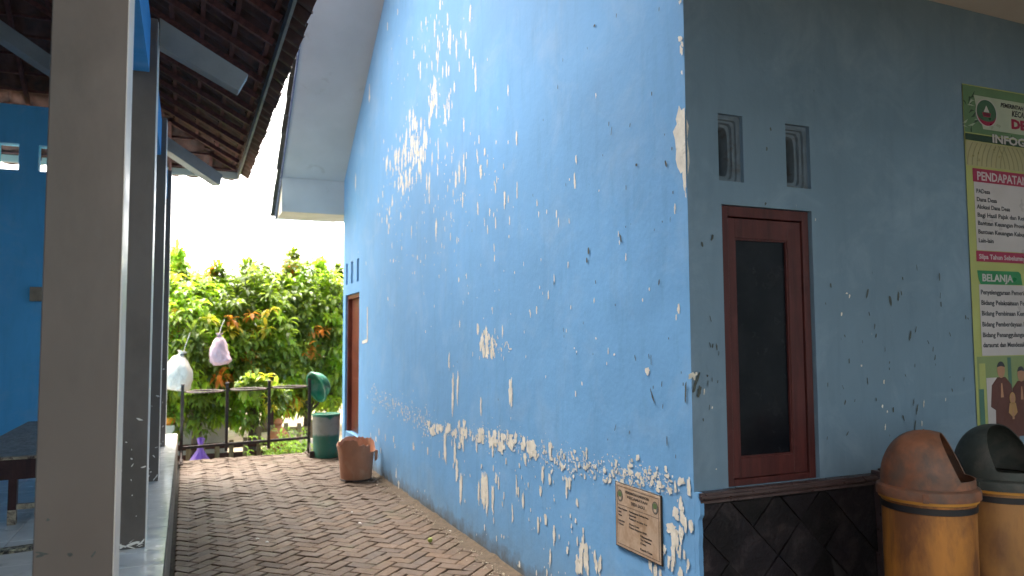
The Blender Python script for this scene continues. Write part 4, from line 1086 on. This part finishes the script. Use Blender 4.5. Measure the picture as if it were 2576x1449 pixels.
def green(c, flush=.08):
    c = Vector(c); n1 = noise.noise(c*1.9)+.5*noise.noise(c*4.3+Vector((7, 0, 0))); n2 = noise.noise(c*1.5+Vector((0, 31, 5))); r_ = R.random()
    if n2 > .56-flush and r_ < .5: return (.55, .22, .05) if r_ < .25 else (.46, .36, .05)
    if r_ < .02: return (.45, .40, .05)
    if n1 > .12: return (.31, .46, .055) if r_ < .75 else (.19, .30, .05)
    if n1 > -.12: return (.19, .27, .05) if r_ < .7 else (.12, .18, .04)
    return (.10, .145, .035) if r_ < .75 else (.19, .27, .05)
def tree(name, base, crown, rad, n, label, spires=(), size=.17, flush=.08, extra=(), cat='tree'):
    t = thing(name, base, label, cat)
    B = Vector(base); C_ = Vector(crown)-B; cen = []; limbs = []
    for i in range(n):
        while True:
            v = Vector((R.gauss(0, 1), R.gauss(0, 1), R.gauss(0, 1))).normalized()
            if v.z > -.9: break
        lump = 1+.22*noise.noise((Vector(crown)+v*1.2)*1.7)+.10*noise.noise((Vector(crown)+v)*5)
        r_ = R.uniform(.45, 1)**.6*lump
        p = C_+Vector((v.x*rad[0], v.y*rad[1], v.z*rad[2]))*r_
        if p.z+B.z < .02 and R.random() < .8: continue
        cen.append((p, v+Vector((0, 0, .35))))
    for (sx_, sy_, sz_, hgt) in spires:
        n0 = int(hgt/.10)
        for i in range(n0):
            f = i/n0; rr_ = .24*(1-f)+.05
            for q in range(5):
                a = R.random()*6.28
                cen.append((Vector((sx_+cos(a)*rr_*.8, sy_+sin(a)*rr_*.8, sz_-hgt*(1-f)))-B, Vector((cos(a), sin(a), .8))))
        limbs.append((Vector((sx_, sy_, sz_-hgt-.6))-B, Vector((sx_, sy_, sz_-.05))-B))
    for e in extra: cen.append((Vector(e)-B, Vector((R.gauss(0, .4), -.8, .3))))
    leafset([(p, a) for p, a in cen], size, lambda c: green(c+B, flush), 'crown', t)
    tr = MB(); h = C_.z
    tr.tube([(0, 0, -.3), (.03, .02, h*.35), (-.02, .05, h*.7), (.04, 0, h*1.2)], [.085, .07, .055, .02], 8)
    o = tr.build('trunk', m_bark, t, smooth=True)
    lb = MB()
    for i in range(26):
        p, _ = cen[R.randrange(min(len(cen), n-1))]; s0 = Vector((0, 0, h*R.uniform(.3, .9))); md_ = (s0+p)/2+Vector((0, 0, .12))
        lb.tube([s0, md_, p], [.028, .018, .006], 5)
    for a, b__ in limbs: lb.tube([a, b__], [.018, .005], 5)
    lb.build('limbs', m_bark, t, smooth=True)
    return t
def atY(px, py, Y):
    d = fw + r2*((px-CX)/F) - u2*((py-CY)/F); t = Y/d.y; return (d.x*t, Y, EYE+d.z*t)
sp = lambda l, Y, h: [(*atY(x, y, Y), h) for x, y in l]
def spires(l, Y):
    out = []
    for x, y, h in l:
        a, b__, c_ = atY(x, y, Y); out.append((a, b__, c_, h))
    return out
low = -.42
tree('fruit_tree', (.15, 13.0, low), (.05, 13.0, 1.38), (1.0, 1.0, 1.35), 900, 'bushy green tree behind the left end of the rack, bags tied in its branches', spires([(452, 610, .9), (545, 650, .6), (500, 690, .4)], 13.2), flush=.13,
     extra=[atY(490+R.gauss(0, 14), 885+R.gauss(0, 22), 11.9) for _ in range(26)]+[atY(478+R.gauss(0, 10), 955+R.gauss(0, 15), 11.9) for _ in range(10)])
tree('fruit_tree', (1.05, 13.6, low), (1.05, 13.4, 1.45), (1.05, 1.05, 1.45), 950, 'bushy green tree behind the middle of the rack with drooping pointed leaves', spires([(622, 645, .6), (640, 660, .5), (690, 700, .5)], 13.8), flush=.10,
     extra=[atY(645+R.gauss(0, 25), 965+R.gauss(0, 8), 11.5) for _ in range(14)]+[atY(690+R.gauss(0, 12), 990+R.gauss(0, 14), 11.5) for _ in range(9)])
tree('fruit_tree', (2.0, 13.9, low), (1.95, 13.8, 1.55), (.95, 1.0, 1.5), 850, 'tall green tree with pointed top nearest the blue building corner', spires([(738, 620, 1.0), (760, 690, .5)], 14.0), flush=.07)
tree('fruit_tree', (2.9, 14.4, low), (2.9, 14.3, 1.55), (.95, 1.0, 1.5), 700, 'green tree half hidden behind the far corner of the blue building', spires([(808, 640, .9), (848, 660, .8)], 14.4), flush=.10)
tree('fruit_tree', (-.9, 14.5, low), (-.85, 14.4, 1.7), (1.1, 1.0, 1.6), 500, 'green tree beyond the pavilion pillars, its left side hidden', spires([(432, 625, .8)], 14.6), flush=.08)
tree('back_tree', (1.6, 17.5, low), (1.6, 17.5, 1.3), (3.6, 1.3, 1.7), 900, 'broad dark tree filling the gaps behind the fruit trees', (), size=.2, flush=.03)
# low shrub by the drum
sh = thing('shrub', (1.45, 11.75, low), 'low yellow-green shrub behind the rack, left of the green drum', 'shrub')
leafset([(Vector((R.gauss(0, .26), R.gauss(0, .2), .2+abs(R.gauss(0, .18)))), Vector((R.gauss(0, .5), -.5, .8))) for _ in range(150)], .085, lambda c: (.24, .38, .04) if R.random() < .6 else (.16, .25, .05), 'foliage', sh, 7)
sb = MB()
for i in range(9): sb.tube([(R.gauss(0, .05), R.gauss(0, .05), 0), (R.gauss(0, .2), R.gauss(0, .15), .35)], [.01, .004], 5)
sb.build('stems', m_bark, sh)
# grass tufts
gv = []; gf = []
for i in range(1500):
    x, y = R.uniform(-.8, 3.2), R.uniform(11.05, 13.4); a = R.random()*6.28; h = R.uniform(.03, .10); n = len(gv)
    gv += [(x-.004*cos(a), y-.004*sin(a), low), (x+.004*cos(a), y+.004*sin(a), low), (x+R.gauss(0, .02), y+R.gauss(0, .02), low+h)]; gf.append((n, n+1, n+2))
mb = MB(); mb.v = gv; mb.f = gf; o = mb.build('grass', flat('grass', (.12, .17, .03), .7)); tag(o, 'short grass on the soil beyond the paving', 'grass', kind='stuff')
# bags tied in the tree
m_bag = mottled('white plastic bag', (.60, .54, .47), .10, 8, .4, coords='obj', bump=.6, bdist=.02, stretch=(1, 1, .4))
m_bagp = mottled('pink stained bag', (.62, .40, .44), .25, 5, .4, coords='obj', bump=.6, bdist=.02)
def bag(loc, h, w, mat, label, lean=0):
    t = thing('hanging_bag', loc, label, 'bag')
    prof = [(.0001, 0), (w*.35, .01*h), (w*.48, .12*h), (w*.5, .32*h), (w*.42, .58*h), (w*.26, .80*h), (w*.10, .90*h), (w*.09, .94*h), (w*.17, 1.0*h)]
    rf_ = lambda a, i, r_, z: (r_*(1+.10*sin(a*3+i)+.06*sin(a*7+2*i)+.03*sin(a*13)), z)
    pr2 = []
    for (ra, za_), (rb_, zb__) in zip(prof, prof[1:]): pr2 += [(ra+(rb_-ra)*q/4, za_+(zb__-za_)*q/4) for q in range(4)]
    pr2.append(prof[-1])
    bm_ = MB().lathe(pr2, 48, cap=False); sd_ = R.random()*50
    for i_, v_ in enumerate(bm_.v):
        q = Vector(v_); f_ = 1-max(0, (q.z/h-.6))*1.5
        nz = noise.noise(Vector((q.x*5+sd_, q.y*5, q.z*3)))*.34+abs(noise.noise(Vector((q.x*14, q.y*14+sd_, q.z*8))))*.22
        bm_.v[i_] = (q.x*(1+nz*f_)+.02*sin(q.z*9+sd_), q.y*(1+nz*f_), q.z*(1+.12*nz)-.03*(1-q.z/h)*(1+nz))
    bm_.build('bag_body', mat, t, smooth='all', rot=(0, lean, 0))
    MB().tube([(w*.12*cos(a)+sin(lean)*h*.92, w*.12*sin(a), .92*h*cos(lean)) for a in [2*pi*i/12 for i in range(12)]], .005, 6, closed=True).build('bag_tie', m_iron, t)
    MB().tube([(sin(lean)*h*.92, 0, .92*h), (sin(lean)*h+.03, .05, h*1.2), (sin(lean)*h+.08, .1, h*1.5)], .004, 5).build('bag_string', m_pillar_lit, t)
    return t
x, y, z = atY(558, 912, 11.7); bag((x, y, z), .42, .29, m_bagp, 'pink-tinged white plastic bag tied in the tree above the rack', -.12)
x, y, z = atY(438, 975, 11.7); bag((x, y, z), .52, .40, m_bag, 'large white plastic bag tied in the tree beside the last pillar', .22)
# purple bag on the ground
pb = thing('purple_bag', (.22, 12.0, low), 'knotted purple plastic bag on the ground behind the rack', 'bag')
MB().lathe([(.02, 0), (.16, .02), (.19, .10), (.17, .20), (.11, .30), (.045, .40), (.03, .47), (.055, .56), (.03, .58)], 28, rf=lambda a, i, r_, z: (r_*(1+.12*sin(3*a+i)+.05*sin(8*a)), z)).build('bag_body', mottled('purple plastic', (.13, .04, .32), .25, 7, .4, coords='obj', bump=.5, bdist=.02), pb, smooth='all')
MB().tube([(.035*cos(a), .035*sin(a), .455) for a in [2*pi*i/12 for i in range(12)]], .006, 6, closed=True).build('bag_tie', m_iron, pb)
# low wooden picket fence with rails
m_pk = wood('weathered picket', (.34, .24, .13), (.20, .13, .07), .8)
m_rail = wood('dark red rail', (.11, .045, .03), (.06, .025, .02), .8, (.12, 1, 1))
fn = thing('picket_fence', (1.0, 12.9, low), 'low wooden fence with tan pickets and dark rails behind the rack', 'fence')
for i in range(12):
    x = -1.15+i*.21; h = .42 if i > 3 else .33
    if i >= 6: h = .62
    MB().box(x-.035, x+.035, -.03, 0, 0, h+R.uniform(-.02, .02)).build('picket', m_pk, fn, bevel=.003)
for z in (.12, .28): MB().box(-1.3, 1.3, .001, .03, z, z+.09).build('rail', m_rail, fn)
MB().box(.05, 1.3, .001, .03, .50, .56).build('rail', m_pk, fn)
# low grey wall, orange post and pots far left
wl = thing('low_wall', (-.05, 14.2, low), 'pale grey cement wall seen under the tree beside the last pillar', 'wall')
MB().box(-1.0, .75, 0, .15, 0, 1.25).build('wall_panel', mottled('pale cement', (.42, .41, .37), .12, 4, .85), wl)
MB().box(-1.02, .77, -.02, .17, 1.2505, 1.30).build('wall_coping', mottled('coping cement', (.30, .28, .25), .2, 5, .85), wl)
op = thing('orange_post', (-.17, 13.4, low), 'slim orange painted post just right of the last pillar', 'post')
MB().box(-.035, .035, -.03, .03, 0, 1.62).build('post_shaft', flat('orange red paint', (.48, .12, .06), .6, .2), op, bevel=.004)
MB().box(-.05, .05, -.045, .045, 1.6205, 1.66).build('post_cap', flat('cream cap', (.5, .42, .3), .7), op, bevel=.004)
cp = thing('cream_post', (-.36, 13.3, low), 'cream square post between the last pillar and the orange post', 'post')
MB().box(-.08, .08, -.08, .08, 0, 1.75).build('post_shaft', m_cream, cp, bevel=.004)
MB().box(-.10, .10, -.10, .10, 1.7505, 1.80).build('post_cap', m_cream, cp, bevel=.004)
m_terr = mottled('terracotta', (.42, .15, .06), .2, 8, .8)
ct = thing('clay_dome_pot', (1.88, 13.0, low), 'orange terracotta dome with a knob behind the rack near the drum', 'pot')
ct.location = (*atY(700, 1085, 12.6)[:2], -.05)
MB().lathe([(.17, 0), (.18, .04), (.16, .12), (.10, .20), (.055, .24), (.05, .26), (.07, .30), (.06, .35), (.001, .38)], 28, cap=False).build('dome', m_terr, ct, smooth=True)
MB().lathe([(.14, -.37), (.16, -.02), (.19, -.001)], 28).build('pot_base', m_terr, ct, smooth=True)
bh = thing('bird_table', (*atY(683, 1080, 13.0)[:2], low), 'dark red wooden bird table with tray standing under the tree', 'bird table')
MB().prism([(-.18, -.12, .98), (.18, -.12, .98), (.13, -.12, 1.13), (-.13, -.12, 1.13)], (0, .24, 0)).build('tray', m_rail, bh)
MB().box(-.03, .03, -.03, .03, 0, .979).build('stand', m_rail, bh)
rc_ = thing('boulder', (*atY(770, 1110, 12.0)[:2], low), 'pale rounded stone beside the right rack post', 'rock')
MB().lathe([(.17, 0), (.19, .15), (.17, .36), (.10, .47), (.001, .50)], 14, rf=lambda a, i, r_, z: (r_*(1+.15*sin(2*a+1)+.1*sin(5*a+i)), z)).build('stone', mottled('pale stone', (.42, .34, .27), .2, 6, .9), rc_, smooth=True)
ob = thing('orange_bowl', (*atY(424, 1100, 12.6)[:2], low), 'orange plastic bowl on a stand beside the last pillar', 'bowl')
MB().lathe([(.03, .72), (.09, .76), (.11, .84), (.105, .84), (.08, .77), (.001, .75)], 24, cap=False).build('bowl', flat('orange plastic', (.7, .25, .02), .4), ob, smooth=True)
MB().box(-.08, .08, -.08, .08, 0, .7195).build('stand', m_cream, ob)
